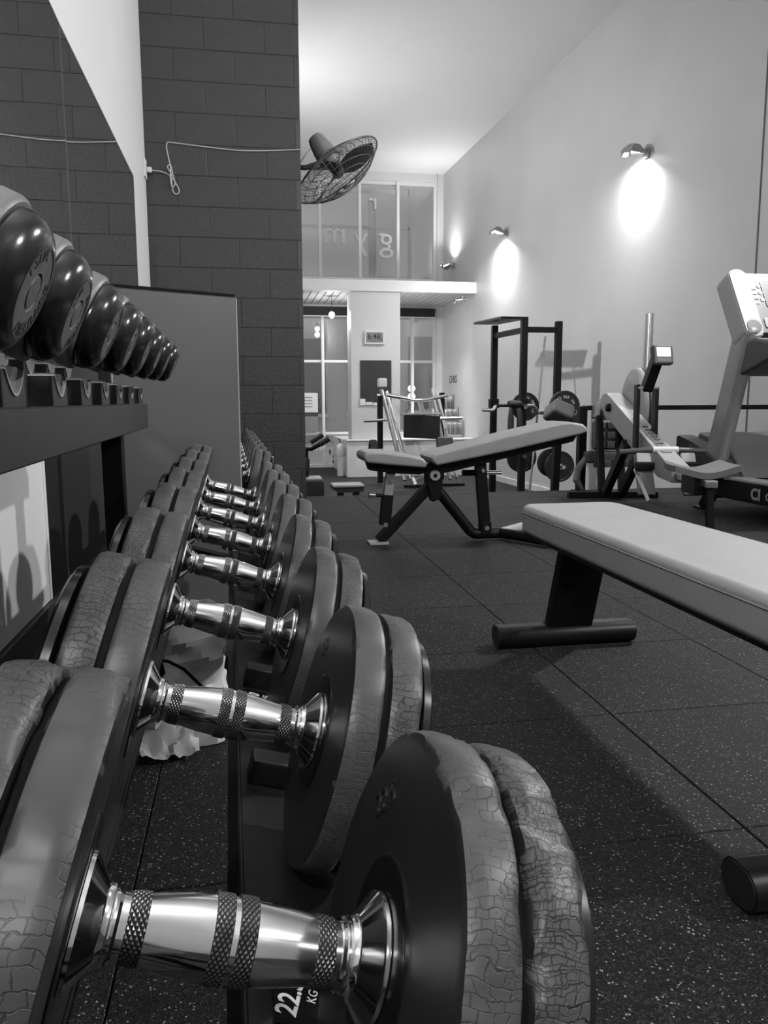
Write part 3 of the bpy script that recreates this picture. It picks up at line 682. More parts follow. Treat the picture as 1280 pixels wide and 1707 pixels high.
ck = thing('extension_lead', 'pale power cord looped on the block pier and plugged in beside the mirror', 'cord', (0, 0, 0))
yC = PY - 0.006
pts = [(-0.565, yC - 0.03, 2.245), (-0.54, yC, 2.25), (-0.50, yC, 2.246), (-0.45, yC, 2.228), (-0.415, yC, 2.19), (-0.385, yC, 2.13), (-0.40, yC, 2.105), (-0.425, yC, 2.12), (-0.43, yC, 2.18), (-0.432, yC - .008, 2.23), (-0.455, yC - .008, 2.275), (-0.435, yC, 2.29), (-0.425, yC, 2.24), (-0.41, yC - .01, 2.17),
       (-0.43, yC - .008, 2.15), (-0.438, yC - .012, 2.21), (-0.436, yC, 2.27), (-0.445, yC, 2.33), (-0.455, yC, 2.385), (-0.456, yC, 2.42), (-0.445, yC, 2.434), (-0.40, yC, 2.432), (-0.25, yC, 2.421), (-0.10, yC, 2.410), (0.05, yC, 2.405), (0.20, yC, 2.412), (0.35, yC, 2.424), (0.437, yC, 2.430)]
sm = []
for i in range(len(pts) - 1):
    p0, p1, p2, p3 = [Vector(pts[max(0, min(len(pts) - 1, k))]) for k in (i - 1, i, i + 1, i + 2)]
    for k in range(4):
        t_ = k / 4; sm.append(0.5 * ((2 * p1) + (p2 - p0) * t_ + (2 * p0 - 5 * p1 + 4 * p2 - p3) * t_ ** 2 + (3 * p1 - p0 - 3 * p2 + p3) * t_ ** 3))
sm.append(Vector(pts[-1])); obj('flex', tube(nb(), sm, 0.0045, 8), M_cord, ck)
obj('plug', bx(-0.588, -0.555, yC - 0.045, yC - 0.012, 2.228, 2.262, 0.006), M_plastic, ck)
so = thing('power_socket', 'white power socket on the wall corner by the mirror', 'socket', (-0.60, 5.70, 2.245))
obj('plate', bx(0, 0.012, -0.06, 0.035, -0.06, 0.06, 0.004), M_plastic, so); obj('switch', bx(0.012, 0.018, -0.045, -0.025, 0.02, 0.045, 0.002), M_white, so)

# wall fan
fc_, fn = Vector((0.73, 6.10, 2.40)), Vector((0.53, -0.19, -0.82)).normalized()
fn_side = fn.cross(Vector((0, 1, 0))).normalized()
fan = thing('wall_fan', 'large wire-guarded wall fan tilted downwards behind the block pier', 'fan', fc_)
MF = Matrix((fn, fn_side, fn.cross(fn_side))).transposed().to_4x4()          # local x = blowing direction
def fan_part(name, bm, m_, parent=fan, sm_=40): bm.transform(MF); return obj(name, bm, m_, parent, sm_)
RG = 0.355
def guard(sign, depth):
    bm = nb()
    prof = lambda q: (sign * depth * (1 - (q ** 2.6)), RG * q)
    for q in (0.24, 0.42, 0.58, 0.74, 0.88):
        a, r = prof(q); tube(bm, [(a, r * cos(2 * pi * k / 40), r * sin(2 * pi * k / 40)) for k in range(40)], 0.0026, 5, False, True)
    for k in range(54):
        an = 2 * pi * k / 54; tube(bm, [(prof(q)[0], prof(q)[1] * cos(an), prof(q)[1] * sin(an)) for q in (0.2, 0.42, 0.62, 0.8, 0.92, 1.0)], 0.0016, 4, False)
    return bm
fan_part('front_guard', guard(1, 0.135), M_fanw); fan_part('rear_guard', guard(-1, 0.095), M_fanw)
fan_part('guard_ring', tube(nb(), [(0, RG * cos(2 * pi * k / 64), RG * sin(2 * pi * k / 64)) for k in range(64)], 0.006, 8, False, True), M_fanw)
fan_part('front_cap', sub_lathe([(0.130, 0), (0.130, 0.034), (0.140, 0.032), (0.145, 0.0)], 32), M_greyp)
fan_part('motor', sub_lathe([(-0.05, 0), (-0.05, 0.055), (-0.075, 0.078), (-0.13, 0.084), (-0.20, 0.076), (-0.27, 0.062), (-0.295, 0.052), (-0.305, 0.03), (-0.305, 0.0)], 40), M_fan)
fan_part('hub', sub_lathe([(-0.05, 0), (-0.05, 0.045), (0.03, 0.045), (0.045, 0.03), (0.045, 0)], 32), M_greyd)
for k in range(3):
    bm = nb(); vs = []
    for i in range(7):
        r = 0.04 + 0.28 * i / 6; hw = 0.045 + 0.05 * sin(pi * min(1, i / 6 * 0.9)); tw = radians(38 - 22 * i / 6)
        row = []
        for s_ in (-1, -0.3, 0.4, 1):
            y = s_ * hw; row.append(bm.verts.new((y * sin(tw) + 0.012 * (1 - s_ * s_), y * cos(tw), r)))
        vs.append(row)
    for a_, b_ in zip(vs[:-1], vs[1:]):
        for q in range(3): bm.faces.new((a_[q], a_[q + 1], b_[q + 1], b_[q]))
    r_ = bmesh.ops.solidify(bm, geom=bm.faces[:], thickness=0.003)
    bm.transform(Matrix.Rotation(2 * pi * k / 3 + 0.5, 4, 'X')); fan_part('blade', bm, M_greyd)
bm = nb(); mo = fc_ + fn * -0.12
tube(bm, [(0.437 - fc_.x, 6.15 - fc_.y, 0.03), (0.50 - fc_.x, 6.13 - fc_.y, 0.02), tuple(fn * -0.10)], 0.018, 10)
box(bm, (0.445 - fc_.x, 6.15 - fc_.y, 0.03), (0.016, 0.12, 0.16), None, 0.004)
obj('wall_bracket', bm, M_greyd, fan)
obj('lead', tube(nb(), [tuple(fn * -0.2 - fn_side * 0.0 + Vector((-0.075, 0, 0))), (-0.22, 0, 0.12), (-0.27, 0.03, 0.05), (-0.285, 0.05, 0.03)], 0.004, 8), M_cord, fan)

# ================================================================== FLAT BENCH
fb = thing('flat_bench', 'flat weight bench with a long grey vinyl pad in the foreground', 'bench', (0.945, 1.55, 0))
bm = nb(); prism(bm, rrect(0.305, 1.34, 0.05, 8), Matrix.Translation((0, 0, 0.334)), 0.084, 0.017, 5); obj('pad', bm, M_vinyl, fb, 60)
per = rrect(0.306, 1.341, 0.05, 8); obj('seam', tube(nb(), [(x, y, 0.397) for x, y in per], 0.0014, 6, False, True), M_vinyl2, fb)
obj('pad_board', bx(-0.135, 0.135, -0.65, 0.65, 0.322, 0.336, 0.003), M_black_soft, fb)
obj('support_rail', bx(-0.035, 0.035, -0.6, 0.55, 0.275, 0.323, 0.004), M_blackm, fb)
for s_, nm in ((1, 'far'), (-1, 'near')):
    yb = 0.615 if s_ > 0 else -0.605
    bm = nb(); bar(bm, (-0.01, yb, 0.045), (0.005, yb - s_ * 0.075, 0.335), 0.134, 0.05, (0, 1, 0), 0.008); obj('leg', bm, M_blackm, fb)
    bm = nb(); prism(bm, rrect(0.085, 0.062, 0.030, 8), basis((0, 1, 0), (0, 0, 1), (-0.23 if s_ > 0 else -0.265, yb, 0.033)), 0.42)
    ft = obj('foot', bm, M_sheen, fb, 50)
    for xx in ((-0.232, 0.19) if s_ > 0 else (-0.267, 0.155)):
        bm = nb(); prism(bm, rrect(0.078, 0.056, 0.027, 8), basis((0, 1, 0), (0, 0, 1), (xx, yb, 0.033)), 0.004); obj('end_cap', bm, M_black_soft, ft)
    bm = nb(); prism(bm, rrect(0.06, 0.145, 0.02, 5), basis((0, 1, 0), (-1, 0, 0), (-0.01, yb, 0.062)), 0.004); obj('weld_plate', bm, M_blackm, ft)

# ================================================================== ADJUSTABLE BENCH
ab = thing('adjustable_bench', 'adjustable weight bench with its grey backrest raised to the right', 'bench', (0, 3.92, 0))
MS = basis((1, 0, 0), (0, 0, 1), (0, 0.13, 0))      # side profile, extruded towards the viewer
def side(poly, wd, bev=0.0, y=0.0, seg=3):
    bm = nb(); prism(bm, poly, basis((1, 0, 0), (0, 0, 1), (0, wd / 2 + y, 0)), wd, bev, seg); return bm
obj('seat_pad', side([(0.567, 0.448), (0.572, 0.465), (0.590, 0.476), (0.667, 0.474), (0.80, 0.455), (0.862, 0.440), (0.885, 0.415), (0.876, 0.392), (0.75, 0.403), (0.592, 0.420), (0.574, 0.430)], 0.27, 0.014), M_vinyl2, ab, 60)
obj('back_pad', side([(0.901, 0.443), (0.912, 0.418), (0.935, 0.402), (1.306, 0.470), (1.682, 0.549), (1.715, 0.562), (1.712, 0.582), (1.690, 0.600), (1.62, 0.612), (1.57, 0.607), (1.336, 0.558), (0.925, 0.462)], 0.27, 0.014), M_vinyl2, ab, 60)
obj('seat_frame', side([(0.598, 0.419), (0.612, 0.378), (0.72, 0.362), (0.862, 0.352), (0.935, 0.372), (0.93, 0.398), (0.876, 0.392)], 0.10, 0.004), M_blackm, ab)
obj('back_frame', side([(0.925, 0.40), (0.955, 0.355), (1.02, 0.362), (1.676, 0.508), (1.70, 0.548), (1.682, 0.549), (1.306, 0.470), (0.935, 0.402)], 0.10, 0.004), M_blackm, ab)
obj('hub_plate', side([(0.905, 0.36), (0.965, 0.375), (0.985, 0.33), (0.972, 0.225), (0.935, 0.212), (0.905, 0.30)], 0.09, 0.003), M_blackm, ab)
for y in (-0.05, 0.05):
    hb = obj('pivot', sub_lathe([(-0.012, 0), (-0.012, 0.024), (-0.008, 0.027), (0.008, 0.027), (0.012, 0.024), (0.012, 0.0)], 32), M_alu, ab, loc=(0.941, y, 0.347), rot=(0, 0, pi / 2))
    obj('pivot_bolt', sub_lathe([(-0.015, 0), (-0.015, 0.010), (0.015, 0.010), (0.015, 0)], 20), M_blackm, hb)
bm = nb(); bar(bm, (0.935, 0, 0.30), (0.662, 0, 0.012), 0.055, 0.05, (0, 1, 0), 0.008); fl_ = obj('front_leg', bm, M_blackm, ab)
obj('foot_plate', bx(0.608, 0.706, -0.05, 0.05, 0.0, 0.012, 0.003), M_alu, fl_)
bm = nb(); bar(bm, (0.724, 0, 0.365), (0.706, 0, 0.23), 0.045, 0.04, (0, 1, 0), 0.004); obj('seat_post', bm, M_alu, ab)
bm = nb(); bar(bm, (0.708, 0, 0.25), (0.692, 0, 0.095), 0.055, 0.05, (0, 1, 0), 0.004); sp = obj('post_sleeve', bm, M_blackm, ab)
obj('pin', tube(nb(), [(0.69, 0, 0.244), (0.635, 0, 0.249)], 0.009, 10), M_blackm, sp)
obj('pin_knob', tube(nb(), [(0.645, 0, 0.248), (0.612, 0, 0.251)], [0.013, 0.015], 14), M_steel, sp)
for x, z in ((0.693, 0.10), (0.727, 0.322)):
    obj('bolt', sub_lathe([(-0.034, 0), (-0.034, 0.012), (0.034, 0.012), (0.034, 0)], 12), M_screw, ab, loc=(x, 0, z), rot=(0, 0, pi / 2))
obj('rear_tube', tube(nb(), [(0.955, 0, 0.285), (1.145, 0, 0.048), (1.165, 0, 0.036), (1.19, 0, 0.034), (1.31, 0, 0.034)], 0.028, 14), M_blackm, ab, 60)
obj('rear_foot', tube(nb(), [(1.285, 0.01, 0.034), (1.33, -0.03, 0.033), (1.50, -0.30, 0.030)], 0.027, 14), M_blackm, ab, 60)
obj('rear_foot', tube(nb(), [(1.29, 0.0, 0.034), (1.34, 0.04, 0.033), (1.62, 0.32, 0.030)], 0.024, 14), M_alu, ab, 60)
bm = nb(); bar(bm, (1.192, 0, 0.40), (1.222, 0, 0.052), 0.055, 0.044, (0, 1, 0), 0.004); ps = obj('back_post', bm, M_blackm, ab)
obj('post_bracket', bx(1.195, 1.248, -0.036, 0.036, 0.035, 0.10, 0.004), M_blackm, ps)
obj('bolt', sub_lathe([(-0.042, 0), (-0.042, 0.012), (0.042, 0.012), (0.042, 0)], 12), M_screw, ps, loc=(1.222, 0, 0.068), rot=(0, 0, pi / 2))
obj('bolt', sub_lathe([(-0.034, 0), (-0.034, 0.010), (0.034, 0.010), (0.034, 0)], 12), M_screw, ps, loc=(1.199, 0, 0.365), rot=(0, 0, pi / 2))
obj('adjust_pin', tube(nb(), [(1.115, 0.06, 0.347), (1.24, 0.06, 0.346)], 0.016, 12), M_blackm, ab)
obj('adjust_pin_tip', tube(nb(), [(1.24, 0.06, 0.346), (1.325, 0.06, 0.344)], 0.011, 12), M_chrome, ab)

# ================================================================== ROWING MACHINE
rw = thing('rowing_machine', 'grey rowing machine with a flywheel housing and small lit monitor', 'rower', (2.33, 3.75, 0), (0, 0, -0.2078))
def rside(poly, wd, x=0.0, bev=0.0, seg=2):
    """profile in (along the rower, height), extruded sideways"""
    bm = nb(); prism(bm, poly, basis((0, 1, 0), (0, 0, 1), (x - wd / 2, 0, 0)), wd, bev, seg); return bm
obj('front_foot', bx(-0.33, 0.33, 1.74, 1.81, 0.0, 0.045, 0.005), M_blackm, rw)
for x in (-0.075, 0.075):
    bm = nb(); bar(bm, (x, 1.96, 0.60), (x, 1.80, 0.04), 0.045, 0.065, (0, 1, 0), 0.004); obj('leg', bm, M_blackm, rw)
for x in (-0.06, 0.06):
    bm = nb(); bar(bm, (x, 1.22, 0.43), (x, 1.74, 0.04), 0.05, 0.07, (0, 1, 0), 0.004); obj('leg', bm, M_blackm, rw)
obj('main_beam', rside([(2.04, 0.665), (2.02, 0.73), (1.96, 0.765), (1.84, 0.772), (0.42, 0.375), (0.30, 0.345), (0.30, 0.26), (0.55, 0.27), (1.24, 0.435)], 0.11, 0, 0.006), M_alu, rw)
cg = obj('chain_guard', rside([(1.10, 0.572), (0.55, 0.418), (0.55, 0.405), (1.10, 0.559)], 0.055, 0, 0.002), M_alu2, rw)
for k in range(7): obj('guard_link', bx(-0.018, 0.018, 0.62 + 0.065 * k, 0.655 + 0.065 * k, 0.435 + 0.0182 * k, 0.447 + 0.0182 * k, 0.002), M_greyp, cg)
for x, s_ in ((-0.115, -1), (0.115, 1)):
    prof = [(-0.10, 0), (-0.10, 0.10), (-0.094, 0.102), (-0.094, 0.13), (-0.098, 0.133), (-0.098, 0.175), (-0.090, 0.18), (-0.085, 0.225), (-0.06, 0.248), (-0.03, 0.256), (0.0, 0.256), (0.0, 0)]
    bm = sub_lathe([(a * 0.62, r * 1.16) for a, r in prof], 56)
    obj('flywheel_cover', bm, M_alu if s_ < 0 else M_greyd, rw, 50, loc=(0.128 + 0.004 * s_, 1.66, 0.652), rot=(0, 0, 0 if s_ < 0 else pi))
obj('side_bolt', sub_lathe([(-0.02, 0), (-0.02, 0.02), (-0.012, 0.03), (0.03, 0.03), (0.03, 0)], 20), M_blackm, rw, loc=(-0.066, 1.72, 0.665))
bm = nb(); bar(bm, (-0.085, 0.915, 0.42), (-0.085, 0.93, 0.815), 0.022, 0.075, (0, 1, 0), 0.004); bar(bm, (0.03, 0.915, 0.42), (0.03, 0.93, 0.80), 0.022, 0.075, (0, 1, 0), 0.004)
arm_ = obj('monitor_arm', bm, M_blackm, rw)
bm = nb(); box(bm, (-0.028, 0.92, 0.795), (0.125, 0.07, 0.016), None, 0.003); obj('arm_bridge', bm, M_alu, arm_)
bm = nb(); bar(bm, (-0.028, 0.925, 0.79), (-0.012, 0.80, 0.955), 0.06, 0.08, (0, 1, 0), 0.006); obj('upper_arm', bm, M_blackm, arm_)
bm = nb(); box(bm, (0, 0, 0), (0.128, 0.045, 0.118), None, 0.010, 3); mon = obj('monitor', bm, M_greyd, rw, loc=(0.0, 0.74, 0.985), rot=(radians(-12), 0, radians(14)))
obj('screen', bx(-0.046, 0.046, -0.0245, -0.0215, -0.014, 0.044, 0.001), M_lcdlit, mon)
obj('button_strip', bx(-0.046, 0.046, -0.0245, -0.0215, -0.046, -0.022, 0.002), M_greyp, mon)
hd = obj('handle', tube(nb(), [(-0.26, 0.62, 0.412), (-0.10, 0.60, 0.425), (0.0, 0.595, 0.428), (0.10, 0.60, 0.425), (0.24, 0.62, 0.418)], 0.0165, 12), M_greyd, rw, 60)
obj('handle_grip', tube(nb(), [(-0.075, 0.597, 0.427), (0.075, 0.597, 0.427)], 0.020, 14), M_plastic, hd)
for x in (-0.13, 0.13):
    bm = nb(); bar(bm, (x, 0.62, 0.40), (x, 0.48, 0.17), 0.10, 0.025, (0, 1, 0), 0.006); fp = obj('footplate', bm, M_greyp, rw)
    bm = nb(); bar(bm, (x - 0.055, 0.55, 0.335), (x + 0.055, 0.55, 0.335), 0.05, 0.05, (0, 0, 1), 0.01); obj('foot_strap', bm, M_blackm, fp)
    bm = nb(); bar(bm, (x, 0.60, 0.405), (x, 0.565, 0.345), 0.085, 0.03, (0, 1, 0), 0.008); obj('heel_cup', bm, M_alu, fp)
obj('support_strut', tube(nb(), [(-0.17, 0.60, 0.31), (-0.17, 0.30, 0.155)], 0.011, 10), M_steel, rw)
obj('monorail', bx(-0.030, 0.030, -0.16, 0.55, 0.282, 0.318, 0.004), M_steel, rw)
# contoured seat
bm = nb(); nx, ny = 16, 8; grid = []
for j in range(ny + 1):
    row = []
    for i in range(nx + 1):
        u, v = i / nx * 2 - 1, j / ny * 2 - 1
        hw = 0.165 * (1 - 0.10 * max(0, v) ** 2)
        z = 0.362 + 0.016 * u * u * (1.2 if u > 0 else 1.0) - 0.014 * (cos(pi * u * 1.6) * 0.5 + 0.5) * 0 + 0.010 * cos(3.1 * u) * -1 + 0.012 * max(0, v) ** 2
        row.append(bm.verts.new((u * hw, v * 0.12, z)))
    grid.append(row)
for j in range(ny):
    for i in range(nx): bm.faces.new((grid[j][i], grid[j][i + 1], grid[j + 1][i + 1], grid[j + 1][i]))
ex = bmesh.ops.extrude_face_region(bm, geom=bm.faces[:])
for v in [v for v in ex['geom'] if isinstance(v, bmesh.types.BMVert)]: v.co.z -= 0.032
bmesh.ops.recalc_face_normals(bm, faces=bm.faces[:]); se = obj('seat', bm, M_greyp, rw, 40, loc=(0.0, 0.02, 0))
obj('carriage', bx(-0.06, 0.06, -0.10, 0.10, 0.235, 0.345, 0.006), M_blackm, se)
bm = nb(); bar(bm, (0, -0.12, 0.285), (0, -0.17, 0.03), 0.034, 0.04, (0, 1, 0), 0.004); rl = obj('rear_leg', bm, M_inside, rw)
obj('rear_foot', bx(-0.15, 0.15, -0.20, -0.15, 0, 0.035, 0.005), M_blackm, rl)

# ================================================================== TREADMILL
tm = thing('treadmill', 'grey treadmill by the right wall with a pale rounded console arm', 'treadmill', (2.97, 4.0, 0))
TX = lambda x: x - 2.97
obj('side_rail', bx(0.0, 0.10, -1.30, 0.80, 0.105, 0.222, 0.006), M_blackm, tm); obj('side_rail', bx(0.68, 0.78, -1.30, 0.80, 0.105, 0.222, 0.006), M_blackm, tm)
for x in (0.0, 0.66):
    obj('side_tread', bx(x + 0.002, x + 0.118, -1.28, 0.72, 0.222, 0.242, 0.006), M_alu, tm)
obj('running_belt', bx(0.12, 0.66, -1.25, 0.55, 0.205, 0.225, 0.008), M_greyd, tm)
obj('front_cross', bx(0.02, 0.76, 0.62, 0.82, 0.09, 0.20, 0.006), M_blackm, tm)
for x in (0.05, 0.72):
    bm = nb(); bar(bm, (x, 0.72, 0.12), (x, 0.80, 0.012), 0.07, 0.06, (0, 1, 0), 0.006); lg = obj('leg', bm, M_blackm, tm); obj('foot_pad', bx(x - 0.05, x + 0.05, 0.76, 0.86, 0, 0.014, 0.003), M_black_soft, lg)
# motor hood
bm = nb(); poly = [(0.45, 0.235), (0.50, 0.31), (0.62, 0.40), (0.80, 0.47), (0.98, 0.50), (1.02, 0.44), (1.02, 0.20), (0.9, 0.15), (0.6, 0.18)]
prism(bm, poly, basis((0, 1, 0), (0, 0, 1), (0.09, 0, 0)), 0.60, 0.02, 3); hood = obj('motor_hood', bm, M_greyp, tm, 50)
for x in (-0.035, 0.70):
    bm = nb(); prism(bm, [(0.46, 0.225), (0.56, 0.34), (0.78, 0.43), (1.02, 0.482), (1.05, 0.47), (1.05, 0.26), (0.98, 0.225)], basis((0, 1, 0), (0, 0, 1), (x, 0, 0)), 0.12, 0.012, 2)
    obj('hood_cheek', bm, M_greyd, hood, 40)
text_mesh('hood_badge', 'Es', 0.05, M_alu, basis((0, -1, 0), (0, 0, 1), (-0.0355, 0.86, 0.40)), hood)
# uprights lean back towards the runner
for x in (0.02, 0.74):
    bm = nb(); bar(bm, (x, 0.68, 0.23), (x, 0.40, 1.16), 0.085, 0.17, (0, 1, 0), 0.03); obj('upright', bm, M_alu2, tm, 50)
# console: tilted slab facing the runner
CB = basis((1, 0, 0), (0, 0.50, 0.86), (0.36, 0.50, 1.29))
def con(poly, d0, d1, m_, nm, bev=0.006, par=tm):
    bm = nb(); prism(bm, poly, CB @ Matrix.Translation((0, 0, d0)), d1 - d0, bev); return obj(nm, bm, m_, par, 40)
cons = con([(x * 0.62, y * 1.0) for x, y in rrect(0.92, 0.44, 0.04, 5)], -0.08, 0.03, M_greyp, 'console')
con([(x, y + 0.06) for x, y in rrect(0.36, 0.20, 0.02, 4)], 0.03, 0.034, M_greyd, 'display', 0.001, cons)
con([(x, y - 0.15) for x, y in rrect(0.46, 0.07, 0.01, 3)], 0.03, 0.036, M_alu, 'tray', 0.001, cons)
for k in range(4): con([(x - 0.235, y + 0.10 - 0.035 * k) for x, y in rrect(0.035, 0.012, 0.004, 2)], 0.03, 0.034, M_plastic, 'button', 0.0005, cons)
for k in range(3): con([(x - 0.195 + 0.0, y + 0.12 - 0.05 * k) for x, y in rrect(0.026, 0.026, 0.0125, 4)], 0.03, 0.034, M_plastic, 'button', 0.0005, cons)
for sx in (-1, 1):
    arm = con([(x + sx * 0.325, y - 0.015) for x, y in rrect(0.13, 0.50, 0.060, 8)], -0.09, 0.045, M_alu, 'console_arm', 0.01)
    con([(x + sx * 0.325, y - 0.015) for x, y in rrect(0.115, 0.485, 0.055, 8)], 0.045, 0.052, M_alucov, 'arm_cover', 0.002, arm)
    con([(x + sx * 0.325, y - 0.19) for x, y in rrect(0.092, 0.092, 0.0455, 8)], 0.050, 0.056, M_greyd, 'cup_holder', 0.002, arm)
bm = nb(); prism(bm, [(0.50, 1.04), (0.30, 1.08), (0.05, 1.04), (-0.05, 0.98), (0.10, 0.96), (0.28, 0.90), (0.42, 0.86), (0.50, 0.88)], basis((0, 1, 0), (0, 0, 1), (-0.01, 0, 0)), 0.76, 0.02, 3); obj('handrail_tray', bm, M_greyd, tm, 50)
text_mesh('side_logo', 'CI', 0.095, M_alu, basis((0, -1, 0), (0, 0, 1), (-0.0012, 0.20, 0.160)), tm, bold=0.003)
text_mesh('side_logo', 'Com', 0.062, M_alu, basis((0, -1, 0), (0, 0, 1), (-0.0012, 0.045, 0.158)), tm, align='CENTER', bold=0.0015)

# ================================================================== PLATFORM RAILING, VEST, POLE
rg = thing('railing', 'black tube railing along the platform edge behind the rower', 'railing', (2.63, YE - 0.05, 0))
obj('top_rail', bx(0.0, 1.74, -0.018, 0.018, 0.640, 0.678, 0.004), M_blackm, rg)
for x in (0.0, 1.70): obj('post', bx(x - 0.032, x + 0.032, -0.03, 0.03, 0.004, 0.672, 0.004), M_blackm, rg)
obj('base_plate', bx(-0.06, 0.06, -0.05, 0.045, 0.001, 0.010), M_blackm, rg)

vs_ = thing('weight_vest', 'canvas weight vest with rows of pockets hanging on the railing post', 'vest', (2.66, YE - 0.12, 0.0))
bm = nb(); tube(bm, [(0.06, 0.03, 0.58), (0.075, 0.045, 0.66), (0.10, 0.07, 0.70), (0.14, 0.10, 0.66), (0.20, 0.10, 0.55)], [0.03, 0.034, 0.034, 0.034, 0.05], 10); obj('strap', bm, M_canvas, vs_)
obj('body', bx(0.03, 0.37, -0.03, 0.04, 0.33, 0.565, 0.03, 3), M_canvas, vs_)
for r_ in range(3):
    for k in range(4): obj('pocket', bx(0.045 + 0.08 * k, 0.115 + 0.08 * k, -0.06, -0.02, 0.345 + 0.075 * r_, 0.40 + 0.075 * r_, 0.01), M_canvasd, vs_)
obj('waist_band', bx(-0.03, 0.42, -0.05, 0.05, 0.23, 0.325, 0.025, 3), M_canvasd, vs_)
for k in range(5): obj('pocket', bx(0.02 + 0.075 * k, 0.085 + 0.075 * k, -0.085, -0.04, 0.20, 0.255, 0.01), M_canvasd, vs_)
obj('tail', tube(nb(), [(-0.02, 0.0, 0.27), (-0.075, 0.02, 0.18), (-0.095, 0.0, 0.10), (-0.04, 0.0, 0.016)], [0.02, 0.03, 0.03, 0.014], 8), M_canvas, vs_)

pole = thing('steel_post', 'polished steel post rising behind the rowing machine', 'post', (3.34, 6.25, ZL))
obj('tube', tube(nb(), [(0, 0, 0.012), (0, 0, 2.03)], 0.036, 20), M_steel, pole, 60); obj('flange', sub_lathe([(0, 0), (0, 0.09), (0.012, 0.09), (0.012, 0)], 32), M_steel, pole, rot=(0, -pi / 2, 0))

# ================================================================== BAG UNDER THE RACK
bgt = thing('paper_bag', 'crumpled pale bag lying open on the floor under the dumbbells', 'bag', (-0.165, 1.70, 0.0), (0, 0, radians(12)))
bm = nb(); nu, nv = 54, 26; grid = []
def crease(p):
    a_ = 1 - 2.2 * abs(noise.noise(p * 13 + Vector((3, 1, 0)))); b_ = 1 - 2.2 * abs(noise.noise(p * 29 + Vector((7, 2, 5))))
    return a_ * 0.020 + b_ * 0.010
for j in range(nv + 1):
    v = j / nv; row = []
    for i in range(nu):
        a = 2 * pi * i / nu; c_, s_ = cos(a), sin(a)
        k = (abs(c_) ** 5 + abs(s_) ** 5) ** -0.2
        hw, hd = 0.100 * (1 - 0.06 * v), 0.085 * (1 - 0.40 * v ** 2)
        if v > 0.9: hw *= 1 - 4.0 * (v - 0.9) * 0.5; hd *= 1 - 8.0 * (v - 0.9)
        p = Vector((c_ * k * hw, s_ * k * hd + 0.03 * v, 0.255 * v + 0.02 * v * sin(a * 1.0 + 0.6)))
        d_ = crease(p) * (0.35 + 0.65 * min(1, 3 * v)); p += Vector((c_, s_, 0.3)) * d_
        p.z = max(0.001, p.z); row.append(bm.verts.new(p))
    grid.append(row)
for j in range(nv):
    for i in range(nu): bm.faces.new((grid[j][i], grid[j][(i + 1) % nu], grid[j + 1][(i + 1) % nu], grid[j + 1][i]))
bm.faces.new(grid[0][::-1]); bm.faces.new(grid[-1]); bmesh.ops.recalc_face_normals(bm, faces=bm.faces[:])
obj('body', bm, M_bag, bgt, 25)
bm = nb(); prism(bm, [(-0.030, 0.012), (-0.012, 0.026), (0.014, 0.018), (0.020, -0.012), (0.004, -0.034), (-0.022, -0.026)], basis((1, 0, 0), (0, 0, 1), (-0.045, -0.083, 0.185)), 0.012, 0.003); obj('dark_tear', bm, M_inside, bgt)
obj('drawstring', tube(nb(), [(-0.075, -0.092, 0.222), (-0.045, -0.098, 0.205), (-0.02, -0.102, 0.20), (0.01, -0.104, 0.18), (0.035, -0.104, 0.150), (0.055, -0.102, 0.125)], 0.0035, 8), M_inside, bgt)
bm = nb(); g2 = []
for j in range(9):
    row = []
    for i in range(15):
        x = -0.110 + 0.150 * i / 14; y = -0.070 - 0.070 * j / 8
        z = 0.085 * (1 - j / 8) ** 1.6 * (1 - 0.5 * abs(x + 0.02) / 0.1) + 0.006 + 0.040 * abs(noise.noise(Vector((x * 24, y * 24, 1.7))))
        row.append(bm.verts.new((x * (1 - 0.25 * j / 8), y, z)))
    g2.append(row)
for j in range(8):
    for i in range(14): bm.faces.new((g2[j][i], g2[j][i + 1], g2[j + 1][i + 1], g2[j + 1][i]))
bmesh.ops.solidify(bm, geom=bm.faces[:], thickness=0.003); obj('folded_flap', bm, M_bag, bgt, 25)

# ================================================================== LOWER FLOOR EQUIPMENT
# --- squat rack
sr = thing('squat_rack', 'tall black squat rack with a board across its top by the right wall', 'rack', (3.26, 9.05, ZL))
SR = lambda x, y, z: (x - 3.26, y - 9.05, z - ZL)
def post(x, y, top, wd=0.075):
    p = obj('upright', bx(x - 3.26 - wd / 2, x - 3.26 + wd / 2, y - 9.05 - wd / 2, y - 9.05 + wd / 2, 0.01, top - ZL, 0.005), M_blackm, sr)
    for k in range(9):
        z = 0.62 + 0.10 * k
        obj('hole', sub_lathe([(-0.002, 0), (-0.002, 0.010), (0.002, 0.010), (0.002, 0)], 10), M_inside, p, loc=(x - 3.26, y - 9.05 - wd / 2 - 0.0005, z), rot=(0, 0, pi / 2))
    return p
for x, y, tp in ((3.265, 9.05, 1.685), (3.69, 9.05, 1.64), (3.185, 9.92, 1.665)): post(x, y, tp)
for a, b in (((3.265, 9.05, 1.54), (3.69, 9.05, 1.54)), ((3.265, 9.05, 1.535), (3.185, 9.92, 1.535)), ((3.265, 9.05, ZL + 0.05), (3.185, 9.92, ZL + 0.05)), ((3.265, 9.05, ZL + 0.05), (3.69, 9.05, ZL + 0.05))):
    bm = nb(); bar(bm, SR(*a), SR(*b), 0.05, 0.065, (0, 0, 1), 0.004); obj('crossbar', bm, M_blackm, sr)
bm = nb(); box(bm, (3.21 - 3.26, 9.82 - 9.05, 1.715 - ZL), (0.33, 1.16, 0.03), Matrix.Rotation(radians(2), 3, 'X'), 0.004); obj('top_board', bm, M_blackm, sr)
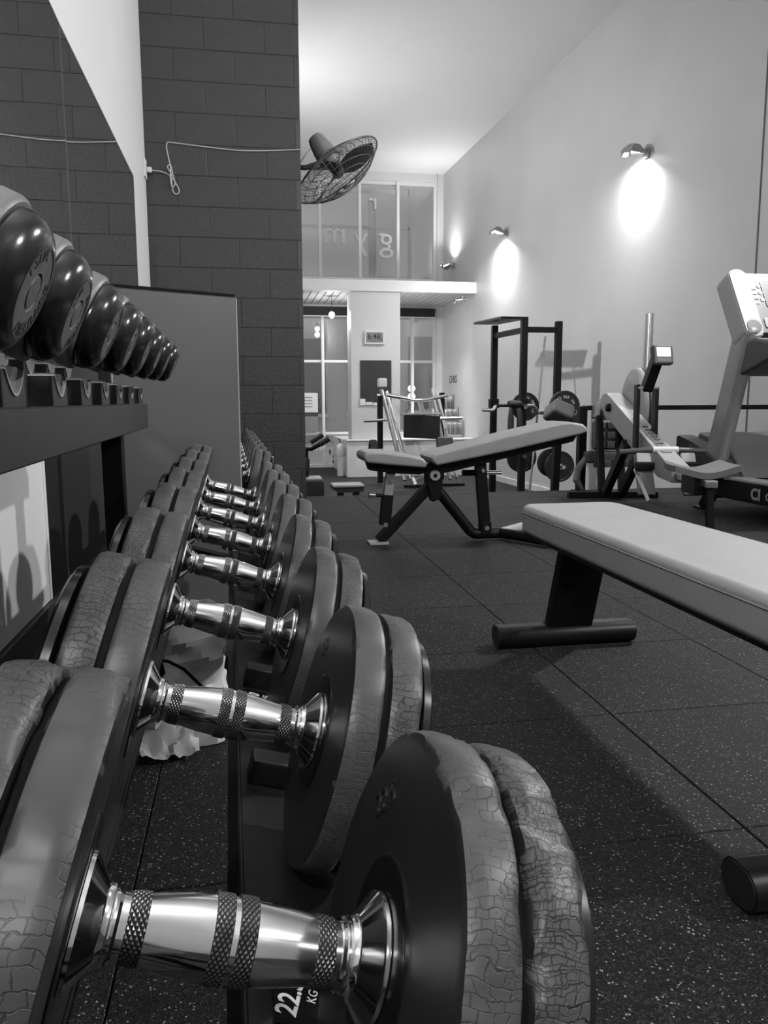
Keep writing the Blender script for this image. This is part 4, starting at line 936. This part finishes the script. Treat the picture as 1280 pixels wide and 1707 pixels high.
for x, y in ((3.265, 9.05), (3.185, 9.92)): obj('bar_hook', bx(x - 3.26 - 0.055, x - 3.26 + 0.055, y - 9.05 - 0.06, y - 9.05 + 0.05, 0.62 - ZL, 0.74 - ZL, 0.006), M_blackm, sr)
for x, y, z in ((3.69, 8.98, 0.62), (3.27, 9.16, 0.64), (3.69, 8.98, -0.06), (3.27, 9.16, 0.06)):
    obj('storage_peg', tube(nb(), [SR(x, y + 0.10, z), SR(x, y - 0.20, z)], 0.024, 14), M_chrome, sr)
# --- safety bar on the hooks
ssb = thing('cambered_bar', 'padded squat bar with bent ends and two hanging handles on the rack', 'barbell', (3.02, 9.0, 0.66))
obj('shaft', tube(nb(), [(-0.12, 0, 0.0), (0.38, 0, 0.0)], 0.017, 12), M_blackm, ssb)
obj('neck_pad', tube(nb(), [(0.05, 0, 0.015), (0.07, 0, 0.018), (0.19, 0, 0.018), (0.21, 0, 0.015)], [0.035, 0.045, 0.045, 0.035], 14), M_black_soft, ssb, 60)
obj('bent_end', tube(nb(), [(-0.10, 0, 0.0), (-0.13, 0, -0.045), (-0.16, 0, -0.055)], 0.02, 10), M_steel, ssb)
obj('bent_end', tube(nb(), [(0.28, 0, 0.0), (0.36, 0, 0.0), (0.41, 0, -0.07), (0.43, 0, -0.08)], 0.022, 10), M_steel, ssb)
obj('sleeve', tube(nb(), [(-0.15, 0, -0.055), (-0.27, 0, -0.05)], 0.019, 14), M_chrome, ssb); obj('sleeve', tube(nb(), [(0.42, 0, -0.078), (0.60, 0, -0.10)], 0.025, 14), M_chrome, ssb)
for x in (0.075, 0.185):
    h = obj('hanging_handle', tube(nb(), [(x, -0.02, -0.03), (x, -0.03, -0.16), (x, -0.03, -0.36)], [0.02, 0.037, 0.037], 14), M_black_soft, ssb, 60)
    obj('handle_tip', tube(nb(), [(x, -0.03, -0.36), (x, -0.03, -0.45)], [0.02, 0.012], 10), M_blackm, h)
# --- weight plates
def disc_plate(loc, R, th, label, lettered=False, mname=M_cast):
    t = thing('weight_plate', label, 'weight plate', loc, (0, 0, pi / 2), 'plates stored on the squat rack')
    pr = [(-th, 0.027), (-th, R * 0.25), (-th + 0.006, R * 0.27), (-th + 0.008, R * 0.84), (-th, R * 0.87), (-th, R * 0.985), (-th + 0.004, R), (-0.004, R), (0, R * 0.985), (0, 0.027)]
    obj('disc', sub_lathe(pr, 56), mname, t, 30)
    obj('bore_ring', sub_lathe([(-th - 0.002, 0.026), (-th - 0.002, 0.038), (-th + 0.002, 0.04), (0.002, 0.038), (0.002, 0.026)], 28), M_chrome, t, 30)
    if lettered:
        it = [('360 STRENGTH', R * 0.62, -20, 12.5, R * 0.26), ('KG', R * 0.62, -70, 16, R * 0.22), ('20', R * 0.62, -125, 16, R * 0.24), ('20', R * 0.62, 160, 16, R * 0.24)]
        me = ring_text_mesh(it, M_whiteink, 'plate_lettering')
        me.transform(Matrix.Rotation(pi, 4, 'Z')); 
        o = obj('plate_lettering', me, None, t); o.location = (-th - 0.0005 + 0.008, 0, 0)
    return t
disc_plate((3.70, 8.86, 0.645), 0.185, 0.045, 'lettered black weight plate hanging on the right upright of the squat rack', True)
disc_plate((3.38, 9.30, 0.645), 0.172, 0.045, 'lettered black weight plate hanging behind the middle upright of the squat rack', True)
disc_plate((3.68, 8.92, -0.06), 0.185, 0.045, 'plain black weight plate low on the right upright of the squat rack')
disc_plate((3.61, 9.00, -0.02), 0.170, 0.04, 'black weight plate tucked behind the low plate on the squat rack')
disc_plate((3.34, 9.28, 0.03), 0.185, 0.045, 'weight plate low behind the middle upright of the squat rack')
# --- leaning stick
st = obj('wooden_stick', tube(nb(), [(3.80, 9.75, 1.52), (3.33, 8.98, -0.59)], 0.014, 8), M_alu2); tag(st, 'thin stick leaning against the squat rack upright', 'stick')
# --- pad machine in front of the rack
hp = thing('back_extension_bench', 'black exercise stand with a chunky grey hip pad beside the weight vest', 'bench', (3.02, 7.4, ZL))
bm = nb(); box(bm, (0.0, -0.05, 1.20), (0.22, 0.24, 0.15), Matrix.Rotation(radians(22), 3, 'Y') @ Matrix.Rotation(radians(-25), 3, 'X'), 0.03, 3); obj('hip_pad', bm, M_greyp, hp, 60)
bm = nb(); bar(bm, (0.02, 0.0, 1.12), (0.0, 0.03, 0.02), 0.07, 0.07, (0, 1, 0), 0.005); obj('post', bm, M_blackm, hp)
bm = nb(); box(bm, (0.17, 0.02, 1.12), (0.09, 0.16, 0.13), Matrix.Rotation(radians(-20), 3, 'Y'), 0.02); obj('side_pad', bm, M_black_soft, hp)
obj('pad_arm', tube(nb(), [(0.02, 0, 1.09), (0.17, 0.02, 1.09)], 0.02, 10), M_blackm, hp)
obj('base', bx(-0.25, 0.25, -0.04, 0.04, 0.0, 0.05, 0.005), M_blackm, hp); obj('base', bx(-0.03, 0.03, -0.05, 0.45, 0.0, 0.05, 0.005), M_blackm, hp)

# --- leg press
lp = thing('leg_press', 'leg press machine with chrome rails and a black footplate by the far column', 'leg press', (2.70, 12.3, ZL))
LP = lambda x, y, z: (x - 2.70, y - 12.3, z - ZL)
for x0, x1 in ((2.245, 2.62), (3.10, 3.22)):
    pass
for x0, x1, s_ in ((2.29, 2.52, -1), (3.13, 3.24, 1)):
    obj('guide_rail', tube(nb(), [LP(x0 - 0.0, 12.75, 0.86), LP(x1, 11.9, -0.47)], 0.027, 12), M_chrome, lp, 60)
    obj('guide_rail', tube(nb(), [LP(x0 - 0.075, 12.8, 0.90), LP(x1 - 0.09, 11.95, -0.50)], 0.032, 12), M_alu2, lp, 60)
obj('upright', bx(2.09 - 2.70 , 2.17 - 2.70, 0.1, 0.2, 0.02, 0.80 - ZL, 0.005), M_blackm, lp)
obj('upright', bx(3.19 - 2.70, 3.26 - 2.70, 0.45, 0.55, 0.02, 0.85 - ZL, 0.005), M_blackm, lp)
obj('top_cap', bx(2.16 - 2.70, 2.30 - 2.70, 0.45, 0.60, 0.94 - ZL, 1.08 - ZL, 0.02), M_plastic, lp)
obj('top_handle', tube(nb(), [LP(2.20, 12.2, 0.81), LP(2.48, 12.2, 0.76), LP(2.62, 12.2, 0.73), LP(2.82, 12.2, 0.73), LP(3.16, 12.2, 0.80)], [0.030, 0.034, 0.026, 0.026, 0.026], 12), M_chrome, lp, 60)
bm = nb(); bar(bm, LP(2.73, 12.25, 0.72), LP(2.77, 12.15, 0.48), 0.07, 0.05, (0, 1, 0), 0.005); obj('yoke', bm, M_chrome, lp)
for a, b in (((2.60, 12.35, 0.68), (2.50, 12.4, 0.45)), ((3.02, 12.35, 0.74), (3.13, 12.4, 0.45))): obj('strut', tube(nb(), [LP(*a), LP(*b)], 0.018, 8), M_alu2, lp)
bm = nb(); box(bm, LP(2.72, 12.05, 0.318), (0.575, 0.045, 0.36), Matrix.Rotation(radians(-12), 3, 'X') @ Matrix.Rotation(radians(3), 3, 'Y'), 0.012); obj('footplate', bm, M_blackm, lp)
bm = nb(); box(bm, LP(2.72, 12.16, 0.515), (0.62, 0.20, 0.03), None, 0.008); obj('footplate_rim', bm, M_alu, lp)
for x, s_ in ((2.20, -1), (3.06, 1)):
    obj('weight_horn', tube(nb(), [LP(x, 12.25, 0.425 if s_ < 0 else 0.44), LP(x + s_ * 0.36, 12.25, 0.41 if s_ < 0 else 0.445)], 0.024, 12), M_chrome, lp)
obj('weight_horn', tube(nb(), [LP(2.14, 12.30, -0.045), LP(1.88, 12.30, -0.045)], 0.022, 12), M_chrome, lp)
bm = nb(); box(bm, LP(3.03, 11.8, -0.04), (0.26, 0.10, 0.42), Matrix.Rotation(radians(-18), 3, 'X'), 0.03, 3); obj('back_pad', bm, M_black_soft, lp, 60)
bm = nb(); box(bm, LP(2.75, 11.75, -0.22), (0.34, 0.30, 0.09), Matrix.Rotation(radians(8), 3, 'X'), 0.03, 3); obj('seat_pad', bm, M_black_soft, lp, 60)
for a in ((2.40, 2.98, 11.85), (2.95, 3.38, 11.95)): obj('foot_beam', bx(a[0] - 2.7, a[1] - 2.7, a[2] - 12.3 - 0.04, a[2] - 12.3 + 0.04, 0.0, 0.04, 0.004), M_blackm, lp)
for a, b in (((2.54, 11.9, -0.45), (2.58, 11.86, -0.56)), ((3.24, 11.95, -0.42), (3.28, 11.95, -0.56)), ((2.58, 11.9, -0.50), (2.95, 11.9, -0.40))): 
    bm = nb(); bar(bm, LP(*a), LP(*b), 0.05, 0.04, (0, 1, 0), 0.004); obj('foot_strut', bm, M_steel, lp)
t = thing('weight_plate', 'dark weight plate on the low horn of the leg press', 'weight plate', (1.99, 12.30, -0.045)); obj('disc', sub_lathe([(-0.03, 0.024), (-0.03, 0.10), (-0.05, 0.12), (-0.05, 0.155), (-0.04, 0.165), (0.04, 0.165), (0.05, 0.155), (0.05, 0.024)], 40), M_cast, t, 40)

# --- exercise bike peeking out behind the pier, low step bench beside it
bk = thing('exercise_bike', 'black exercise machine with horn handlebars half hidden by the block pier', 'exercise bike', (0.55, 8.5, ZL))
BK = lambda x, y, z: (x - 0.55, y - 8.5, z - ZL)
obj('handlebar', tube(nb(), [BK(0.45, 8.45, 0.235), BK(0.62, 8.45, 0.215), BK(0.70, 8.45, 0.215), BK(0.78, 8.40, 0.26), BK(0.87, 8.38, 0.32)], 0.024, 12), M_blackm, bk, 60)
for a, b in (((0.70, 8.55, 0.285), (0.835, 8.55, 0.365)), ((0.795, 8.395, 0.27), (0.885, 8.375, 0.33))): obj('grip', tube(nb(), [BK(*a), BK(*b)], 0.033, 12), M_black_soft, bk)
obj('stem', tube(nb(), [BK(0.58, 8.5, 0.22), BK(0.58, 8.5, -0.1)], 0.035, 12), M_greyp, bk); obj('stem_cap', bx(-0.06, 0.06, -0.06, 0.06, 0.80, 0.90, 0.02), M_black_soft, bk)
obj('body', bx(-0.30, 0.275, -0.16, 0.14, 0.22, 0.49, 0.02), M_black_soft, bk); obj('body_lid', bx(-0.28, 0.255, -0.15, 0.13, 0.485, 0.515, 0.01), M_alu, bk)
obj('seat_block', bx(-0.25, 0.13, -0.10, 0.10, 0.58, 0.72, 0.01), M_black_soft, bk); obj('seat_post', bx(0.06, 0.12, -0.05, 0.05, 0.5, 0.80, 0.005), M_blackm, bk)
bm = nb(); prism(bm, [(0.14, 0.0), (0.36, 0.0), (0.27, 0.13), (0.23, 0.13)], basis((1, 0, 0), (0, 0, 1), (0, 0.06, 0)), 0.12, 0.005); obj('foot', bm, M_blackm, bk)
obj('leg', bx(-0.25, 0.22, -0.06, 0.06, 0.03, 0.23, 0.01), M_blackm, bk)
sb = thing('step_bench', 'low black bench with a grey top on the lower floor beside the pier', 'bench', (1.03, 8.0, ZL))
obj('top_pad', bx(-0.165, 0.155, -0.14, 0.14, 0.455, 0.485, 0.012, 3), M_vinyl2, sb, 60)
bm = nb(); prism(bm, [(-0.165, 0.46), (-0.165, 0.44), (-0.10, 0.40), (0.15, 0.41), (0.155, 0.46)], basis((1, 0, 0), (0, 0, 1), (0, 0.11, 0)), 0.22, 0.004); obj('tray', bm, M_black_soft, sb)
for x in (-0.075, 0.085): obj('leg', bx(x - 0.025, x + 0.025, -0.09, 0.09, 0.0, 0.41, 0.006), M_blackm, sb)

# ================================================================== FAR COLUMN AND WINDOW THINGS
cl = thing('wall_clock', 'digital wall clock showing 6:48 high on the far column', 'clock', (2.262, 13.78, 1.80))
obj('frame', bx(-0.175, 0.178, -0.035, 0, -0.118, 0.118, 0.008), M_plastic, cl); obj('screen', bx(-0.145, 0.148, -0.038, -0.03, -0.082, 0.088, 0.002), M_lcd, cl)
text_mesh('digits', '6:48', 0.135, M_ink, basis((1, 0, 0), (0, 0, 1), (-0.01, -0.0385, 0.012)), cl, bold=0.002); text_mesh('small_digits', '25', 0.055, M_ink, basis((1, 0, 0), (0, 0, 1), (0.115, -0.0385, -0.035)), cl)
text_mesh('small_digits', 'TUE 12 6', 0.038, M_ink, basis((1, 0, 0), (0, 0, 1), (-0.02, -0.0385, -0.062)), cl)
bb_ = thing('blackboard', 'plain dark blackboard on the far column below the clock', 'blackboard', (2.285, 13.78, 1.03))
obj('panel', bx(-0.272, 0.275, -0.018, 0, -0.385, 0.385, 0.003), M_board, bb_)
for i, (x, z, w_, h_, lb) in enumerate(((2.05, 0.70, 0.09, 0.11, 'leftmost white note stuck to the bottom of the blackboard'), (2.16, 0.675, 0.12, 0.05, 'long thin white note second from the left below the blackboard'), (2.27, 0.665, 0.08, 0.05, 'small white note third from the left below the blackboard'),
                                        (2.33, 0.79, 0.06, 0.10, 'upright white note on the right of the blackboard'), (2.42, 0.775, 0.10, 0.05, 'flat white note at the right edge of the blackboard'))):
    n_ = obj('paper_note', bx(x - w_ / 2, x + w_ / 2, 13.752, 13.761, z - h_ / 2, z + h_ / 2, 0.001), M_paper); tag(n_, lb, 'note', 'notes on the blackboard')
for x0, x1, lb in ((0.2, 2.12, 'dark roller blind rolled up over the left glazing'), (2.72, 3.80, 'dark roller blind rolled up over the right glazing')):
    b_ = thing('roller_blind', lb, 'blind', ((x0 + x1) / 2, YF - 0.06, 2.46)); hw = (x1 - x0) / 2
    obj('roll', tube(nb(), [(-hw, 0, 0.03), (hw, 0, 0.03)], 0.04, 14), M_blind, b_); obj('fabric', bx(-hw, hw, -0.045, -0.03, -0.10, 0.06, 0.002), M_blind, b_); obj('hem_bar', bx(-hw, hw, -0.05, -0.025, -0.115, -0.095, 0.003), M_white, b_)
# hanging bulb near the left glazing
pd = thing('pendant_bulb', 'bare lit bulb hanging below the slatted soffit', 'lamp', (1.61, 14.5, 2.25))
obj('bulb', sub_lathe([(-0.055, 0), (-0.05, 0.025), (-0.03, 0.045), (0, 0.052), (0.03, 0.04), (0.055, 0.02), (0.06, 0)], 24), M_bulb, pd, 60, rot=(0, pi / 2, 0))
obj('socket', tube(nb(), [(0, 0, 0.05), (0, 0, 0.11)], 0.02, 10), M_black_soft, pd); obj('flex', tube(nb(), [(0, 0, 0.10), (0, 0, 0.33)], 0.004, 6), M_black_soft, pd)
pl = bpy.data.lights.new('bulb_glow', 'POINT'); pl.energy = 22; pl.shadow_soft_size = 0.05; plo = bpy.data.objects.new('bulb_glow', pl); link(plo, pd); plo.location = (0, 0, -0.12)
# spot tube under the beam at the right wall
sp_ = thing('spot_tube', 'small cylindrical spotlight under the beam end at the right wall', 'lamp', (3.93, 13.95, 2.50))
obj('barrel', tube(nb(), [(-0.16, 0, -0.03), (0.0, 0, 0.0)], 0.035, 14), M_steel, sp_); obj('stem', tube(nb(), [(-0.05, 0, 0.0), (-0.05, 0, 0.09)], 0.012, 8), M_steel, sp_); obj('rim', tube(nb(), [(-0.19, 0, -0.035), (-0.16, 0, -0.03)], 0.042, 14), M_alu2, sp_)
sl_ = bpy.data.lights.new('spot_tube_beam', 'SPOT'); sl_.energy = 260; sl_.spot_size = radians(120); sl_.spot_blend = 0.6; sl_.shadow_soft_size = 0.04
slo = bpy.data.objects.new('spot_tube_beam', sl_); link(slo, sp_); slo.location = (-0.21, 0, -0.04); slo.rotation_euler = Vector((-0.75, 0.15, -1)).to_track_quat('-Z', 'Y').to_euler()
# notices on the left glazing
nt_ = thing('notice_board', 'white printed notice on the left shop window', 'notice', (1.30, YF + 0.03, 0.62))
obj('sheet', bx(-0.22, 0.16, 0, 0.006, -0.12, 0.26), M_paper, nt_)
for k in range(4): obj('text_line', bx(-0.10, 0.05, -0.002, 0.0, 0.16 - 0.06 * k, 0.18 - 0.06 * k), M_greyprint, nt_)
obj('dark_strip', bx(-0.22, 0.16, 0, 0.006, -0.20, -0.13), M_greyd, nt_); obj('picture', bx(-0.22, 0.16, 0, 0.006, -0.50, -0.20), M_greyprint, nt_)
tb = thing('tub', 'white plastic tub with a pump on the floor by the plinth', 'tub', (1.66, 13.9, ZL))
obj('stand', bx(-0.05, 0.05, -0.05, 0.05, 0.0, 0.36, 0.01), M_plastic, tb); obj('pot', sub_lathe([(0, 0), (0, 0.07), (0.015, 0.078), (0.13, 0.085), (0.19, 0.06), (0.22, 0.02), (0.22, 0)], 28), M_plastic, tb, 50, loc=(0, 0, 0.36), rot=(0, -pi / 2, 0))
obj('pump', tube(nb(), [(0, 0, 0.57), (0, 0, 0.64), (-0.03, 0, 0.66)], 0.012, 8), M_greyd, tb)
# tiered bottle display by the right wall
ds = thing('display_stand', 'tiered wire stand holding clear bottles on the plinth by the right wall', 'stand', (3.78, 14.45, 0.055))
for k in range(3):
    obj('shelf', bx(-0.23 - 0.04 * 0, 0.24, 0.34 * k - 0.15, 0.34 * k + 0.15, 0.14 + 0.24 * k - 0.13, 0.155 + 0.24 * k - 0.13, 0.002), M_alu, ds)
    for x in (-0.22, 0.23): obj('post', bx(x - 0.008, x + 0.008, 0.34 * k - 0.15, 0.34 * k - 0.13, 0.0, 0.30 + 0.24 * k, 0.002), M_greyp, ds)
bt = None
cap_m = sub_lathe([(0.20, 0), (0.20, 0.016), (0.225, 0.016), (0.225, 0)], 14); capme = mesh_of('cap', cap_m, M_plastic, 30)
bod = mesh_of('bottle', sub_lathe([(0, 0), (0, 0.034), (0.01, 0.037), (0.07, 0.036), (0.075, 0.033), (0.12, 0.036), (0.16, 0.03), (0.185, 0.014), (0.20, 0.013), (0.20, 0)], 18), M_bottle, 40)
for k in range(3):
    for r_ in range(2):
        for i in range(5):
            b_ = thing('bottle', 'clear plastic bottle on the tiered stand by the right wall', 'bottle', (3.78 - 0.185 + 0.094 * i, 14.45 + 0.34 * k - 0.07 + 0.14 * r_, 0.055 + 0.027 + 0.24 * k), (0, 0, 0), 'bottles on the display stand')
            obj('body', bod, None, b_, rot=(0, -pi / 2, 0)); obj('cap', capme, None, b_, rot=(0, -pi / 2, 0))
# lettering on the right wall beside the glazing
wt = thing('wall_sign', 'small dark lettering with a grey patch on the right wall near the window', 'sign', (wall_x(14.95), 14.95, 1.12), (0, 0, 0.042))
text_mesh('letters', 'CHRS', 0.20, M_ink, basis((0, -1, 0), (0, 0, 1), (-0.003, 0.12, 0)), wt, bold=0.002)
obj('patch', bx(-0.004, 0, -0.55, -0.22, -0.12, 0.11), M_wall_r, wt)
# cable running up the right wall above the treadmill
cb = obj('wall_cable', tube(nb(), [(wall_x(6.38) - 0.006, 6.38, 0.3), (wall_x(6.38) - 0.006, 6.38, ZC - 0.02)], 0.006, 6), M_greyp); tag(cb, 'thin vertical cable on the right wall above the treadmill', 'cable')
# street lamp outside the right glazing
sl = thing('street_lamp', 'glowing street lamp outside the right window', 'lamp', (3.86, 18.2, ZL))
obj('pole', tube(nb(), [(0, 0, 0), (0, 0, 1.50)], 0.04, 10), M_greyd, sl)
for z in (1.42, 1.60): obj('globe', sub_lathe([(-0.075, 0), (-0.06, 0.055), (0, 0.085), (0.06, 0.055), (0.075, 0)], 18), M_bulb, sl, 60, loc=(0, 0, z), rot=(0, pi / 2, 0))
